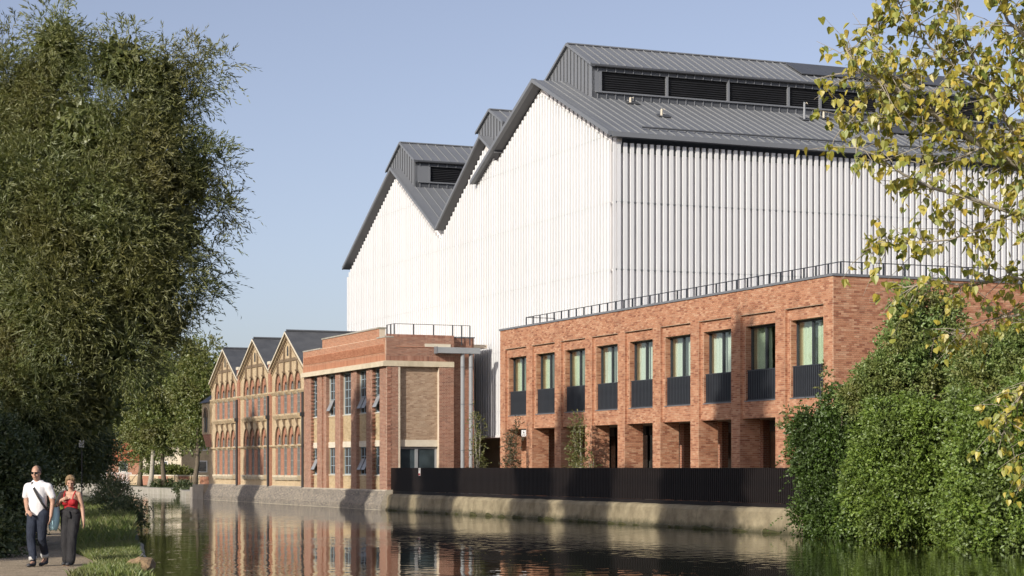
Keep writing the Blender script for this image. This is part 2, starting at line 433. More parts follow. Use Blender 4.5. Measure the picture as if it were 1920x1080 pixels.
class Bricks:
    """collects bricks laid on flat faces; one mesh in the end"""
    def __init__(s, base):
        s.b = np.array(base, dtype=float); s.rows = []
    def lay(s, o, u, n, Wd, H, holes=(), course=0.075, lens=(0.225,), joint=0.011, depth=0.012, soldier=False, v=(0, 0, 1)):
        o = np.array(o, float); u = np.array(u, float); n = np.array(n, float); vv = np.array(v, float)
        if soldier:
            course_list = [(0.0, H)]; lens = (0.075,)
        else:
            k = max(1, round(H / course)); c = H / k
            course_list = [(i * c, (i + 1) * c) for i in range(k)]
        out = []
        for i, (v0, v1) in enumerate(course_list):
            free = [(0.0, Wd)]
            vm = (v0 + v1) / 2
            for (a, b_, c0, c1) in holes:
                if c0 - 1e-6 < vm < c1 + 1e-6:
                    nf = []
                    for (p, q) in free:
                        if b_ <= p or a >= q: nf.append((p, q)); continue
                        if a > p: nf.append((p, a))
                        if b_ < q: nf.append((b_, q))
                    free = nf
            tot = sum(lens)
            for (p, q) in free:
                pos = p - (tot * 0.5 * (i % 2) if not soldier else 0) - (0.0 if not soldier else 0)
                j = 0
                pos = math.floor(p / tot) * tot - tot + (tot * (0.5 if len(lens) == 1 else 0.5) * (i % 2))
                while pos < q:
                    L = lens[j % len(lens)]; j += 1
                    a, b_ = max(pos, p), min(pos + L, q)
                    if b_ - a > 0.03:
                        out.append((a + joint / 2, b_ - joint / 2, v0 + joint / 2, v1 - joint / 2))
                    pos += L
        if out:
            s.rows.append((o, u, vv, n, np.array(out), depth))
        return out
    def arrays(s):
        V = []; F = []; n0 = 0
        for (o, u, vv, n, r, dep) in s.rows:
            k = len(r)
            jit = RNG.normal(0, 0.0012, k)
            d0 = np.full(k, -0.004); d1 = dep + jit
            cs = []
            for (ui, vi, dd) in ((0, 2, d0), (1, 2, d0), (1, 3, d0), (0, 3, d0), (0, 2, d1), (1, 2, d1), (1, 3, d1), (0, 3, d1)):
                cs.append(o + r[:, ui:ui + 1] * u + r[:, vi:vi + 1] * vv + dd[:, None] * n - s.b)
            V.append(np.stack(cs, 1).reshape(-1, 3))
            flip = np.dot(np.cross(u, vv), n) < 0
            q = np.array([(4, 5, 6, 7), (0, 1, 5, 4), (1, 2, 6, 5), (2, 3, 7, 6), (3, 0, 4, 7)])
            if flip: q = q[:, ::-1]
            F.append((np.arange(k)[:, None, None] * 8 + q[None]).reshape(-1, 4) + n0)
            n0 += 8 * k
        return np.concatenate(V), np.concatenate(F)
    def build(s, name, mat, parent):
        v, f = s.arrays()
        return link(name, npmesh(name, v, f), mat, parent, 'stuff')

# ------------------------------------------------------------------ leaves
def unit(a):
    return a / np.maximum(np.linalg.norm(a, axis=-1, keepdims=True), 1e-9)
def leaf_quads(pos, ld, L, Wd, rng, fold=0.15, flat=0.0):
    n = len(pos)
    r = unit(rng.normal(size=(n, 3)) + np.array([0, 0, flat]))
    side = unit(np.cross(ld, r)); nr = np.cross(side, ld)
    L = (L * rng.uniform(0.7, 1.25, n))[:, None]; Wd = (Wd * rng.uniform(0.75, 1.2, n))[:, None]
    a = pos; b = pos + ld * L * 0.45 + side * Wd / 2 + nr * Wd * fold; c = pos + ld * L; d = pos + ld * L * 0.45 - side * Wd / 2 + nr * Wd * fold
    v = np.stack([a, b, c, d], 1).reshape(-1, 3)
    i = np.arange(n)[:, None] * 4
    f = np.stack([i + [0, 1, 2], i + [0, 2, 3]], 1).reshape(-1, 3)
    return v, f
def foliage(lobes, n, tl, lp, L, Wd, up=0.3, droop=0.2, out=1.0, shell=0.6, rnd=0.5, leafrnd=0.7, seed=1, flat=0.3, core=0, coreL=0.4, thin=0.0, clump=0, csize=(.3, .9), cpos=(.8, 1.0)):
    """lobes: (x, y, z, rx, ry, rz); twigs with leaves spread through them"""
    rng = np.random.default_rng(seed)
    lb = np.array(lobes, float)
    if clump:
        kk = rng.choice(len(lb), clump, p=(lb[:, 3] * lb[:, 5]) / (lb[:, 3] * lb[:, 5]).sum())
        dd = unit(rng.normal(size=(clump, 3)) + np.array([0, -.25, 0]))
        cr = np.clip(np.cbrt(lb[kk, 3] * lb[kk, 4] * lb[kk, 5]) * .42, csize[0], csize[1]) * rng.uniform(.7, 1.25, clump)
        cl = np.column_stack([lb[kk, :3] + dd * np.maximum(lb[kk, 3:6] - cr[:, None] * .6, .05) * rng.uniform(*cpos, (clump, 1)), cr, cr, cr * 1.1])
        big = lb; lb = cl
    wgt = (lb[:, 3] * lb[:, 5]) ** 1.0; wgt /= wgt.sum()
    k = rng.choice(len(lb), n, p=wgt)
    d = unit(rng.normal(size=(n, 3)))
    rr = shell + (1 - shell) * rng.uniform(0, 1, n) ** 0.6
    if thin:
        rr *= 1 + thin * rng.normal(size=n)
    p = lb[k, :3] + d * lb[k, 3:6] * rr[:, None]
    td = unit(out * d + np.array([0, 0, up]) + rnd * rng.normal(size=(n, 3)))
    tln = tl * rng.uniform(0.5, 1.3, n)
    P = []; D = []
    for j in range(lp):
        f = (j + rng.uniform(0, 1, n)) / lp
        pos = p + td * (tln * f)[:, None]
        pos[:, 2] -= droop * tln * f * f
        dd = td.copy(); dd[:, 2] -= 1.6 * droop * f
        P.append(pos); D.append(unit(unit(dd) + leafrnd * rng.normal(size=(n, 3))))
    v, f = leaf_quads(np.concatenate(P), np.concatenate(D), L, Wd, rng, flat=flat)
    if core:
        if clump:
            lb = big; wgt = np.where(lb[:, 3] * lb[:, 5] > .8 * np.median(lb[:, 3] * lb[:, 5]), lb[:, 3] * lb[:, 5], 0); wgt /= wgt.sum()
        k = rng.choice(len(lb), core, p=wgt)
        d = unit(rng.normal(size=(core, 3)))
        p = lb[k, :3] + d * lb[k, 3:6] * (0.62 * rng.uniform(0, 1, core) ** 0.45)[:, None]
        v2, f2 = leaf_quads(p, unit(rng.normal(size=(core, 3))), coreL, coreL * 0.6, rng)
        f = np.concatenate([f, f2 + len(v)]); v = np.concatenate([v, v2])
    return v, f
def crown(name, parent, mat, base, *a, **kw):
    v, f = foliage(*a, **kw)
    return link(name, npmesh(name, v - np.array(base), f), mat, parent)
# ================================================================== the setting
def sheet(name, pts, z, mat, skirt=None):
    n = len(pts)
    vs = [(p[0], p[1], z) for p in pts]; fs = [tuple(range(n))]
    if skirt is not None:
        vs += [(p[0], p[1], skirt) for p in pts]
        fs += [(i, i + n, (i + 1) % n + n, (i + 1) % n) for i in range(n)]
    me = bpy.data.meshes.new(name); me.from_pydata(vs, [], fs); me.update()
    import bmesh
    bm = bmesh.new(); bm.from_mesh(me); bmesh.ops.triangulate(bm, faces=[f for f in bm.faces if len(f.verts) > 4]); bmesh.ops.recalc_face_normals(bm, faces=bm.faces); bm.to_mesh(me); bm.free()
    return tag(link(name, me, mat), kind='structure')

me = bpy.data.meshes.new('canal_water')
me.from_pydata([(-900, -300, 0), (200, -300, 0), (200, 700, 0), (-900, 700, 0)], [], [(0, 1, 2, 3)]); me.update()
tag(link('canal_water', me, 'water'), kind='structure')
sheet('canal_bed', [(-1500, -300), (1500, -300), (1500, 2500), (-1500, 2500)], -1.6, 'soil_grass')
LEFT = [(26, 20), (12, 25.5), (0, 28), (-3.6, 29.6), (-6.0, 32.3), (-6.6, 36), (-8.5, 45.7), (-13.2, 70), (-18.0, 93.7), (-27, 125), (-38, 155), (-52, 190), (-77, 240), (-120, 300), (-400, 500)]
sheet('towpath_bank', [(40, -300), (30, 0)] + LEFT + [(-1500, 800), (-1500, -300)], 0.6, 'soil_grass', -1.0)
q0 = W(400, 0.45); q1 = W(-92.5, 0.45); q2 = W(-92.5, 200)
sheet('site_ground', [(q0.x, q0.y), (q1.x, q1.y), (q2.x, q2.y), (400, 2500), (1500, 2500), (1500, -300)], 0.86, 'paving', -1.0)
sheet('far_bank', [(q1.x, q1.y), (-27.6, 168), (-41.2, 206), (-58, 252), (-100, 320), (-380, 530), (-1500, 850), (-1500, 2500), (400, 2500), (q2.x, q2.y)], 0.5, 'soil_grass', -1.0)

def strip(name, left, right, z, mat):
    n = len(left)
    vs = [(p[0], p[1], z) for p in left] + [(p[0], p[1], z) for p in right]
    me = bpy.data.meshes.new(name); me.from_pydata(vs, [], [(i, i + n, i + n + 1, i + 1) for i in range(n - 1)]); me.update()
    return tag(link(name, me, mat), kind='structure')
pl = [(-1.5, 0), (-4.2, 18), (-7.9, 29), (-9.75, 36), (-11.3, 42), (-16.0, 62), (-23, 92)]
pr = [(1.5, 0), (-1.8, 18), (-5.6, 29), (-7.35, 36), (-9.3, 42), (-14.0, 62), (-21, 92)]
strip('towpath', pl, pr, 0.606, 'gravel')

# ------------------------------------------------------------------ concrete quay wall
def quay_wall():
    t = thing('quay_wall', 'weathered concrete canal wall below the black fence', 'wall', (-20, 0.2, 0))
    prof = [(-0.02, -1.2), (0.0, 0.08), (0.06, 0.12), (0.10, 0.45), (0.13, 0.74), (0.22, 0.86), (0.34, 0.90), (0.62, 0.905)]
    joints = [-45.2, -43.9, -39.0, -31.5, -24.0, -16.0, -8.0, 0.0, 2.2]
    for a, b in zip(joints[:-1], joints[1:]):
        n = max(3, int((b - a) / 0.25)); vs = []; fs = []
        for i in range(n + 1):
            x = a + 0.012 + (b - a - 0.024) * i / n
            for j, (y, z) in enumerate(prof):
                e = 0.0 if j == 0 else mnoise.noise((x * 0.9, z * 2, 3.1)) * 0.05 + mnoise.noise((x * 4, z * 5, 1.7)) * 0.02
                vs.append((x, y - e, z + (e * 0.6 if j > 4 else 0)))
        m = len(prof)
        for i in range(n):
            for j in range(m - 1):
                fs.append((i * m + j, (i + 1) * m + j, (i + 1) * m + j + 1, i * m + j + 1))
        fs.append(tuple(range(m))); fs.append(tuple(n * m + j for j in range(m - 1, -1, -1)))
        MB(t.base).add(vs, fs).build('concrete_panel', 'concrete', t)
    # moss and weed on the waterline
    b = MB(t.base)
    for k in range(38):
        x = random.choice([random.uniform(-30, -22), random.uniform(-20, 2), random.uniform(-44, 2)])
        r = random.uniform(0.06, 0.2)
        l = random.uniform(.1, .5); r *= .6; b.tube([(x - l, -.02, 0.0), (x - l * .4, -.05, .02 + r * .3), (x + l * .3, -.04, .01 + r * .2), (x + l, -.02, 0.0)], [r * .3, r, r * .8, r * .2], 7)
    b.build('moss', 'moss', t, 'stuff')
quay_wall()

# ------------------------------------------------------------------ black fence
def fence():
    t = thing('railing_fence', 'long black vertical bar fence on top of the canal wall', 'fence', (-22, 0.5, 0.9))
    x0, x1 = -45.15, 0.9
    MB(t.base).box(x0, x1, 0.44, 0.60, 0.90, 1.05).build('base_rail', 'black_steel', t)
    MB(t.base).box(x0, x1, 0.53, 0.57, 2.22, 2.27).build('rail', 'black_steel', t)
    MB(t.base).box(x0, x1, 0.53, 0.57, 1.14, 1.19).build('rail', 'black_steel', t)
    n = 296; pitch = (x1 - x0) / n
    me = MB().box(-0.045, 0.045, -0.04, 0.04, 0, 1.285).mesh('bar'); me.materials.append(MATS['black_steel'])
    for i in range(n):
        link('bar', me, None, t, loc=Vector((x0 + (i + 0.5) * pitch, 0.485, 1.06)) - t.base)
    for x in np.arange(x0 + 0.05, x1, 2.86):
        MB(t.base).box(x - 0.04, x + 0.04, 0.57, 0.65, 0.9, 2.3).build('post', 'black_steel', t)
    s = thing('warning_sign', 'small white warning sign with red foot fixed to black fence', 'sign', (-40.2, 0.43, 1.95))
    MB(s.base).box(-40.33, -40.07, 0.41, 0.43, 1.93, 2.33).build('panel', 'white_paint', s)
    for z in (2.20, 2.245, 2.285): MB(s.base).box(-40.29, -40.11, 0.404, 0.4095, z, z + 0.02).build('lettering', 'black_steel', s)
    MB(s.base).box(-40.31, -40.09, 0.404, 0.4095, 1.95, 2.05).build('red_panel', 'cloth_red', s)
surf('cloth_red', (0.42, 0.012, 0.018), (0.34, 0.01, 0.014), 9, 0.75, 0.004)
fence()

# ------------------------------------------------------------------ new brick block
def new_block():
    bx = (-19, 3, 0.86)
    t = thing('brick_office_block', 'new red brick block with nine tall curtained windows above a colonnade', 'building', bx)
    XL, XR, YF = -35.09, -2.78, 3.0
    Z0, ZS, ZSILL, ZW, ZR, ZT = 0.86, 4.31, 5.02, 7.98, 8.43, 9.42
    bays = [(-3.44 - 3.525 * (8 - i) - 2.82, -3.44 - 3.525 * (8 - i)) for i in range(9)]
    core = MB(bx)
    # upper wall: band over the recesses, recessed panels with openings, piers down to the ground
    core.box(XL, XR, YF, 3.9, ZR, ZT)
    edges = [XL] + [e for b in bays for e in b] + [XR]
    for i in range(0, 20, 2):
        core.box(edges[i], edges[i + 1], YF, 3.92, Z0, ZR)
    for (a, b) in bays:
        core.box(a, a + 0.24, YF + .12, 3.9, ZS, ZR); core.box(b - 0.2, b, YF + .12, 3.9, ZS, ZR)
        core.box(a + 0.24, b - 0.2, YF + .12, 3.9, ZS, ZSILL); core.box(a + 0.24, b - 0.2, YF + .12, 3.9, ZW, ZR)
    core.box(XL, XR - 0.3, 3.9, 6.3, ZS + 0.02, ZSILL - 0.1)                  # floor over the colonnade
    core.box(XR - 0.32, XR, 3.92, 40, Z0, ZT)                               # near end wall
    core.box(XL, XL + 0.32, 3.92, 7.0, ZS, ZT)
    core.build('wall', 'mortar_new', t)
    MB(bx).box(XL + 0.3, XR - 0.3, 3.9, 40, ZT - 0.6, ZT - 0.3).build('roof', 'roof_flat', t)
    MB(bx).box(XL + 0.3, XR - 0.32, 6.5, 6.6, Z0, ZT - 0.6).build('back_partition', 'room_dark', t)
    # shop-front wall behind the colonnade: piers of brick and dark glazing
    for i, (a, b) in enumerate(bays):
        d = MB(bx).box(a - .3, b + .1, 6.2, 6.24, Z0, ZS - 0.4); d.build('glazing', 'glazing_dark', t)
        f = MB(bx)
        f.box(a - .3, b + .1, 6.14, 6.26, ZS - 0.42, ZS + .01)
        for x in (a + .1, a + 1.1, b - 0.62): f.box(x, x + 0.07, 6.12, 6.26, Z0, ZS - 0.42)
        f.build('door_frame', 'dark_steel', t)
        if i in (4, 5, 6, 7): MB(bx).box(a + 1.5, a + 1.9, 5.0, 5.3, Z0, ZS + .018).build('inner_pier', 'far_red', t)
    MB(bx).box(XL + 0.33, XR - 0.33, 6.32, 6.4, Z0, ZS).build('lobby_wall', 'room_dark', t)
    MB(bx).box(bays[1][0] - .5, bays[1][0] - .3, 3.93, 6.2, Z0, ZS).build('inner_wall', 'far_red', t)
    # bricks
    B = Bricks(bx)
    X = (1, 0, 0); Y = (0, 1, 0); NF = (0, -1, 0); NX = (1, 0, 0)
    pier_holes = [(a - XL, b - XL, 0, ZR - Z0) for a, b in bays]
    B.lay((XL, YF, Z0), X, NF, XR - XL, ZT - Z0, pier_holes)
    for (a, b) in bays:
        B.lay((a, YF + .12, ZS), X, NF, b - a, ZR - ZS, [(0.24, b - a - 0.2, ZSILL - ZS, ZW - ZS)])
        B.lay((a, YF, ZS), Y, NX, 0.12, ZR - ZS)                       # recess jamb
        B.lay((a + .24, YF + .12, ZSILL), Y, NX, 0.36, ZW - ZSILL)      # window jamb
        B.lay((a, YF, Z0), Y, NX, .92, ZS - Z0)                        # colonnade pier side
    RW = B.lay((XR, YF, Z0), Y, NX, 16, ZT - Z0, [(1.55, 1.78, 7.55, 7.84)])
    # the bricks of the end wall that show largest are pieces of their own
    rows = B.rows.pop()
    r = rows[4]
    key = np.where((r[:, 2] > 3.75) & (r[:, 0] < 2.6), r[:, 0], 99)
    idx = np.argsort(key, kind='stable')[:300]
    mask = np.ones(len(r), bool); mask[idx] = False
    B.rows.append((*rows[:4], r[mask], rows[5]))
    cache = {}
    for k in idx:
        u0, u1, v0, v1 = r[k]
        key = (round(u1 - u0, 3), round(v1 - v0, 3))
        if key not in cache:
            h = MB().box(-0.004, 0.0, 0, u1 - u0, 0, v1 - v0)
            hb = MB().box(-0.004, 0.012, 0, u1 - u0, 0, v1 - v0)
            cache[key] = hb.mesh('brick'); cache[key].materials.append(MATS['brick_new'])
        link('brick', cache[key], None, t, loc=(XR - bx[0] + random.gauss(0, .0012), YF + u0 - bx[1], Z0 + v0 - bx[2]))
    B.build('brickwork', 'brick_new', t)
    b = MB(bx)
    for z in (8.42, 8.51, 8.60): b.box(XR, XR + 0.03, YF + 1.56, YF + 1.77, z, z + .05)
    b.build('air_vent', 'brick_new', t)
    # coping
    c = MB(bx); c.box(XL - .05, XR + .06, YF - .06, YF + .4, ZT, ZT + 0.09)
    c.build('coping', 'zinc_edge', t)
    MB(bx).box(XR - .36, XR + .06, YF + .402, 40, ZT, ZT + .09).build('coping', 'zinc_edge', t)
    MB(bx).box(XL - .05, XL + .34, YF + .402, 7.0, ZT, ZT + .09).build('coping', 'zinc_edge', t)
    # windows with curtains
    for i, (a, b) in enumerate(bays):
        x0, x1, y = a + .24, b - .2, YF + .42
        win = link('window', MB(bx).box(x0, x1, y + .10, y + .13, ZSILL, ZSILL + .05).mesh('window'), 'dark_steel', t)
        f = MB(bx); xm = (x0 + x1) / 2
        f.box(x0, x1, y - .05, y + .07, ZW - .075, ZW); f.box(x0, x1, y - .05, y + .09, ZSILL + .001, ZSILL + .07)
        for xx, wd in ((x0, .06), (xm - .05, .10), (x1 - .06, .06)): f.box(xx, xx + wd, y - .05, y + .07, ZSILL + .07, ZW - .075)
        f.build('frame', 'dark_steel', win)
        for (p, q) in ((x0 + .06, xm - .05), (xm + .05, x1 - .06)):
            MB(bx).box(p, q, y - .005, y + .005, ZSILL + .07, ZW - .075).build('pane', 'glass', win)
        # curtains: folded sheets; each window drawn differently
        rr = random.Random(40 + i)
        gaps = [(-.02, 0.50), (0.5, 1.02)] if i % 3 == 2 else ([(-.02, 0.70), (0.76, 1.02)] if i % 3 == 0 else [(-.02, 0.36), (0.38, 1.02)])
        if i == 7: gaps = [(-.02, 0.52), (0.90, 1.02)]
        for (ga, gb) in gaps:
            n = int((gb - ga) * 90); vs = []; fs = []
            ph = rr.uniform(0, 6); amp = rr.uniform(.025, .05)
            for k in range(n + 1):
                u = ga + (gb - ga) * k / n
                xx = x0 + .05 + u * (x1 - x0 - .1)
                yy = y + .22 + amp * math.sin(u * 62 + ph + 1.3 * math.sin(u * 17)) + .02 * math.sin(u * 140)
                vs += [(xx, yy, ZSILL + .03), (xx + .01 * math.sin(u * 40), yy + .01, (ZSILL + ZW) / 2), (xx, yy, ZW - .02)]
            for k in range(n):
                for j in range(2): fs.append((k * 3 + j, k * 3 + 3 + j, k * 3 + 4 + j, k * 3 + 1 + j))
            m = MB(bx).add(vs, fs); m.smooth = True
            m.build('curtain', 'curtain_blue' if i in (3, 4, 5, 6) else 'curtain', win)
        MB(bx).box(x0 - .02, x1 + .02, YF + .08, YF + .40, ZSILL - .035, ZSILL - .001).build('sill', 'zinc_edge', win)
        bal = link('balustrade', MB(bx).box(x0, x1, YF + .19, YF + .24, 6.20, 6.245).mesh('balustrade'), 'dark_steel', t)
        MB(bx).box(x0, x1, YF + .19, YF + .24, 5.03, 5.07).build('rail', 'dark_steel', bal)
        MB(bx).box(x0, x1, YF + .245, YF + .252, 5.07, 6.2).build('panel', 'dark_steel', bal)
        nb = 17; me = MB().box(-.028, .028, -.02, .02, 0, 1.13).mesh('bar'); me.materials.append(MATS['dark_steel'])
        for k in range(nb):
            link('bar', me, None, bal, loc=Vector((x0 + (k + .5) * (x1 - x0) / nb, YF + .215, 5.07)) - Vector(bx))
    # roof guard rail
    gr = link('guard_rail', MB(bx).tube([(-33.3, 3.7, 10.02), (-3.35, 3.7, 10.02), (-3.35, 20, 10.02)], .02, 6).mesh('guard_rail'), 'dark_steel', t)
    me = MB().box(-.022, .022, -.03, .03, 0, .56).mesh('baluster'); me.materials.append(MATS['dark_steel'])
    for x in np.arange(-33.3, -3.2, 0.88): link('baluster', me, None, gr, loc=Vector((x, 3.7, 9.45)) - Vector(bx))
    for y in np.arange(4.6, 20, 0.95): link('baluster', me, None, gr, loc=Vector((-3.35, y, 9.45)) - Vector(bx))
    MB(bx).tube([(-33.3, 3.7, 10.02), (-33.3, 5.3, 10.02), (-33.3, 5.3, 9.4)], .02, 6).build('rail_end', 'dark_steel', gr)
new_block()

# ------------------------------------------------------------------ white slatted building with three gables
def white_building():
    bx = (-52, 7, 0.86)
    t = thing('white_slatted_warehouse', 'huge white building clad in vertical slats under three grey gabled roofs', 'building', bx)
    XL, XR, YF = -73.2, -29.95, 7.0
    YB = 46.0
    ZB = 4.1
    def roofz(x):
        za = 21.94 - (0.545 * (-63.12 - x) if x < -63.12 else 0.580 * (x + 63.12))
        zb = 21.65 - (0.621 * (-47.35 - x) if x < -47.35 else 0.580 * (x + 47.35))
        zc_ = 23.45 - (0.473 * (-39.26 - x) if x < -39.26 else 0.446 * (x + 39.26))
        return za, zb, zc_
    def top(x): return max(roofz(x))
    # solid walls behind the slats
    xs_ = sorted([XL + .3, -63.12, -54.72, -47.35, -45.42, -39.26, XR - .25])
    poly = [(XL + .3, ZB)] + [(x, top(x) - .18) for x in xs_] + [(XR - .25, ZB)]
    MB(bx).prism(poly[::-1], YF + .32, YF + .62).build('gable_wall', 'wall_white', t)
    MB(bx).box(XR - .55, XR - .19, YF + .62, YB, ZB, 18.45).build('side_wall', 'wall_white', t)
    MB(bx).box(XL + .3, XL + .6, YF + .62, YB, ZB, 16.6).build('side_wall', 'wall_white', t)
    # brick plinth under the overhang
    MB(bx).box(XL + .6, -35.2, YF + 1.5, YF + 1.8, .86, ZB).build('plinth_wall', 'mortar_new', t)
    B = Bricks(bx); B.lay((-48.5, YF + 1.5, .86), (1, 0, 0), (0, -1, 0), 13.2, ZB - .86); B.build('brickwork', 'brick_new', t)
    MB(bx).box(XL, XR, YF - .02, YF + 1.5, ZB - .02, ZB + .1).build('soffit', 'wall_white', t)
    # slats: one piece per slat, cut into storeys by fine joints
    tiers = [ZB + .02, 5.55, 8.93, 12.32, 15.71, 19.1, 22.5, 26]
    pitch, sw, sd = 0.37, 0.19, 0.10
    def slat(ztop):
        m = MB()
        for a, b in zip(tiers[:-1], tiers[1:]):
            if ztop <= a + .1: break
            m.box(-sw / 2, sw / 2, 0, sd, a + .008, min(b - .008, ztop))
            m.box(-sw / 2 + .03, sw / 2 - .03, .03, sd - .02, a - .02, a + .02)
        return m.mesh('slat')
    n = int((XR - XL) / pitch)
    for i in range(n):
        x = XL + .12 + i * pitch
        zt = min(top(x - .1), top(x + .1)) - .66
        me = slat(zt); me.materials.append(MATS['slat_white'])
        link('slat', me, None, t, loc=Vector((x, YF, 0)) - Vector(bx))
    # corner post
    MB(bx).box(XR - .10, XR + .02, YF + .02, YF + .16, ZB, 18.68).build('corner_post', 'slat_white', t)
    me = slat(18.68); me.materials.append(MATS['slat_white'])
    ny = int((YB - 11 - YF) / pitch)
    for i in range(ny):
        y = YF + .34 + i * pitch
        link('slat', me, None, t, loc=Vector((XR, y, 0)) - Vector(bx), rot=(0, 0, R(90)))
    # horizontal rails that carry the slats
    for z in tiers[1:5]:
        MB(bx).box(XR - .188, XR - .13, YF + .2, YB - 11, z - .05, z + .05).build('cladding_rail', 'grey_steel', t)
        MB(bx).box(XL + .3, XR - .3, YF + .17, YF + .24, z - .04, z + .04).build('cladding_rail', 'wall_white', t)
    # shade under the eaves, put in as a dark strip
    MB(bx).box(XR - .188, XR - .125, YF + .3, YB - 6, 18.2, 18.55).build('eaves_shade', 'zinc_dark', t)
    # roofs of standing-seam sheets
    YV = YF - .22
    def panel_mesh(a, b, wid, th=.07):
        """sheet from ridge point a=(x,z) to eave point b, wid wide along y, with a raised seam on its first edge"""
        m = MB(); sgn = 1 if b[0] > a[0] else -1
        if sgn > 0: m.slab((a[0], 0, a[1]), (b[0], 0, b[1]), (b[0], wid - .004, b[1]), (a[0], wid - .004, a[1]), th)
        else: m.slab((b[0], 0, b[1]), (a[0], 0, a[1]), (a[0], wid - .004, a[1]), (b[0], wid - .004, b[1]), th)
        dz = .055
        m.add([(a[0], 0, a[1]), (b[0], 0, b[1]), (b[0], .02, b[1]), (a[0], .02, a[1]), (a[0], 0, a[1] + dz), (b[0], 0, b[1] + dz), (b[0], .02, b[1] + dz), (a[0], .02, a[1] + dz)],
              [(4, 5, 6, 7), (0, 1, 5, 4), (1, 2, 6, 5), (2, 3, 7, 6), (3, 0, 4, 7)])
        me = m.mesh('roof_sheet'); me.materials.append(MATS['zinc'])
        # the folded seam catches the light: that glint is put into a lighter colour
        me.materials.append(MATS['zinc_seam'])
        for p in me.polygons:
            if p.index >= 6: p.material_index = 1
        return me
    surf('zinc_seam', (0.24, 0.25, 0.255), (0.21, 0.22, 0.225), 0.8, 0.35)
    def sheets(a, b, y0, y1, pitch=0.515):
        n = max(1, round((y1 - y0) / pitch)); wid = (y1 - y0) / n
        me = panel_mesh(a, b, wid)
        for i in range(n): link('roof_sheet', me, None, t, loc=(-bx[0], y0 + i * wid - bx[1], -bx[2]))
    zA, zB, zC = 21.94, 21.65, 23.45
    EC = (-29.55, zC - .446 * 9.71)                        # eave of the near roof, overhanging
    LA, LB, LC = (7.49, 2.65), (7.44, 1.97), (8.75, 3.05)        # lanterns: front y, half width
    # near roof C, right slope
    sheets((-39.26, zC), EC, YV, LC[0])
    sheets((-36.21, zC - .446 * 3.05), EC, LC[0], 35.2)
    sheets((-39.26, zC), EC, 35.2, 44)
    # left slopes as plain sheets, right slopes of A and B seamed
    def plain(a, b, y0, y1):
        m = MB(bx); lo, hi = (a, b) if a[0] < b[0] else (b, a)
        m.slab((lo[0], y0, lo[1]), (hi[0], y0, hi[1]), (hi[0], y1, hi[1]), (lo[0], y1, lo[1]), .07); m.build('roof_slope', 'zinc', t)
    plain((-39.26, zC), (-48.45, zC - .473 * 9.19), YV, 44)
    plain((-63.12, zA), (-73.35, zA - .545 * 10.23), YV, 44)
    plain((-47.35, zB), (-54.72, zB - .621 * 7.37), YV, 44)
    sheets((-63.12, zA), (-54.74, zA - .58 * 8.38), YV, LA[0], .62)
    sheets((-60.47, zA - .58 * 2.65), (-54.74, zA - .58 * 8.38), LA[0], 21, .62)
    sheets((-47.35, zB), (-45.2, zB - .58 * 2.15), YV, YV + 4, .62)
    # verge boards
    def verge(pts, name='verge'):
        m = MB(bx); h = .14
        for (p, q) in zip(pts[:-1], pts[1:]):
            m.prism([(p[0], p[1] - h), (q[0], q[1] - h), (q[0], q[1] + .05), (p[0], p[1] + .05)], YV - .10, YV)
        m.build(name, 'zinc_edge', t)
        # soffit lining behind the board
        m = MB(bx)
        for (p, q) in zip(pts[:-1], pts[1:]):
            m.prism([(p[0], p[1] - h + .02), (q[0], q[1] - h + .02), (q[0], q[1] - h + .10), (p[0], p[1] - h + .10)], YV, YF + .4)
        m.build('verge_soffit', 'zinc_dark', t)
    verge([(-73.35, zA - .545 * 10.23), (-63.12, zA), (-54.74, zA - .58 * 8.38)])
    verge([(-54.70, zB - .621 * 7.35), (-47.35, zB), (-45.40, zB - .58 * 1.95)])
    # the near gable's board stands in front of its neighbour
    YV2 = YV - .14
    m = MB(bx); h = .16
    for (p, q) in (((-48.45, zC - .473 * 9.19), (-39.26, zC)), ((-39.26, zC), EC)):
        m.prism([(p[0], p[1] - h), (q[0], q[1] - h), (q[0], q[1] + .05), (p[0], p[1] + .05)], YV2 - .1, YV2 + .13)
    m.build('verge', 'zinc_edge', t)
    m = MB(bx)
    for (p, q) in (((-48.45, zC - .473 * 9.19), (-39.26, zC)), ((-39.26, zC), (XR, zC - .446 * 9.31))):
        m.prism([(p[0], p[1] - h + .02), (q[0], q[1] - h + .02), (q[0], q[1] - h + .10), (p[0], p[1] - h + .10)], YV2 + .13, YF + .4)
    m.build('verge_soffit', 'zinc_dark', t)
    # standing seams on the upper gable wall that show over the slats
    for k in range(18):
        x = -38.6 + k * .53
        if x < XR - .3: MB(bx).box(x, x + .03, YF + .26, YF + .319, roofz(x)[2] - 1.3, roofz(x)[2] - .35).build('wall_seam', 'zinc_edge', t)
    # eave fascia, gutter and snow guard of the near roof
    MB(bx).box(EC[0] - .04, EC[0] + .06, YV, 44, EC[1] - .22, EC[1] + .02).build('fascia', 'zinc_edge', t)
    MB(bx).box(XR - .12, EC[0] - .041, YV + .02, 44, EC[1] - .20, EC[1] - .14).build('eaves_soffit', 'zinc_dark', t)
    MB(bx).tube([(EC[0] - .75, YV + 2.0, EC[1] + .335 + .14), (EC[0] - .75, 44, EC[1] + .335 + .14)], .05, 6).build('snow_guard', 'zinc_dark', t)
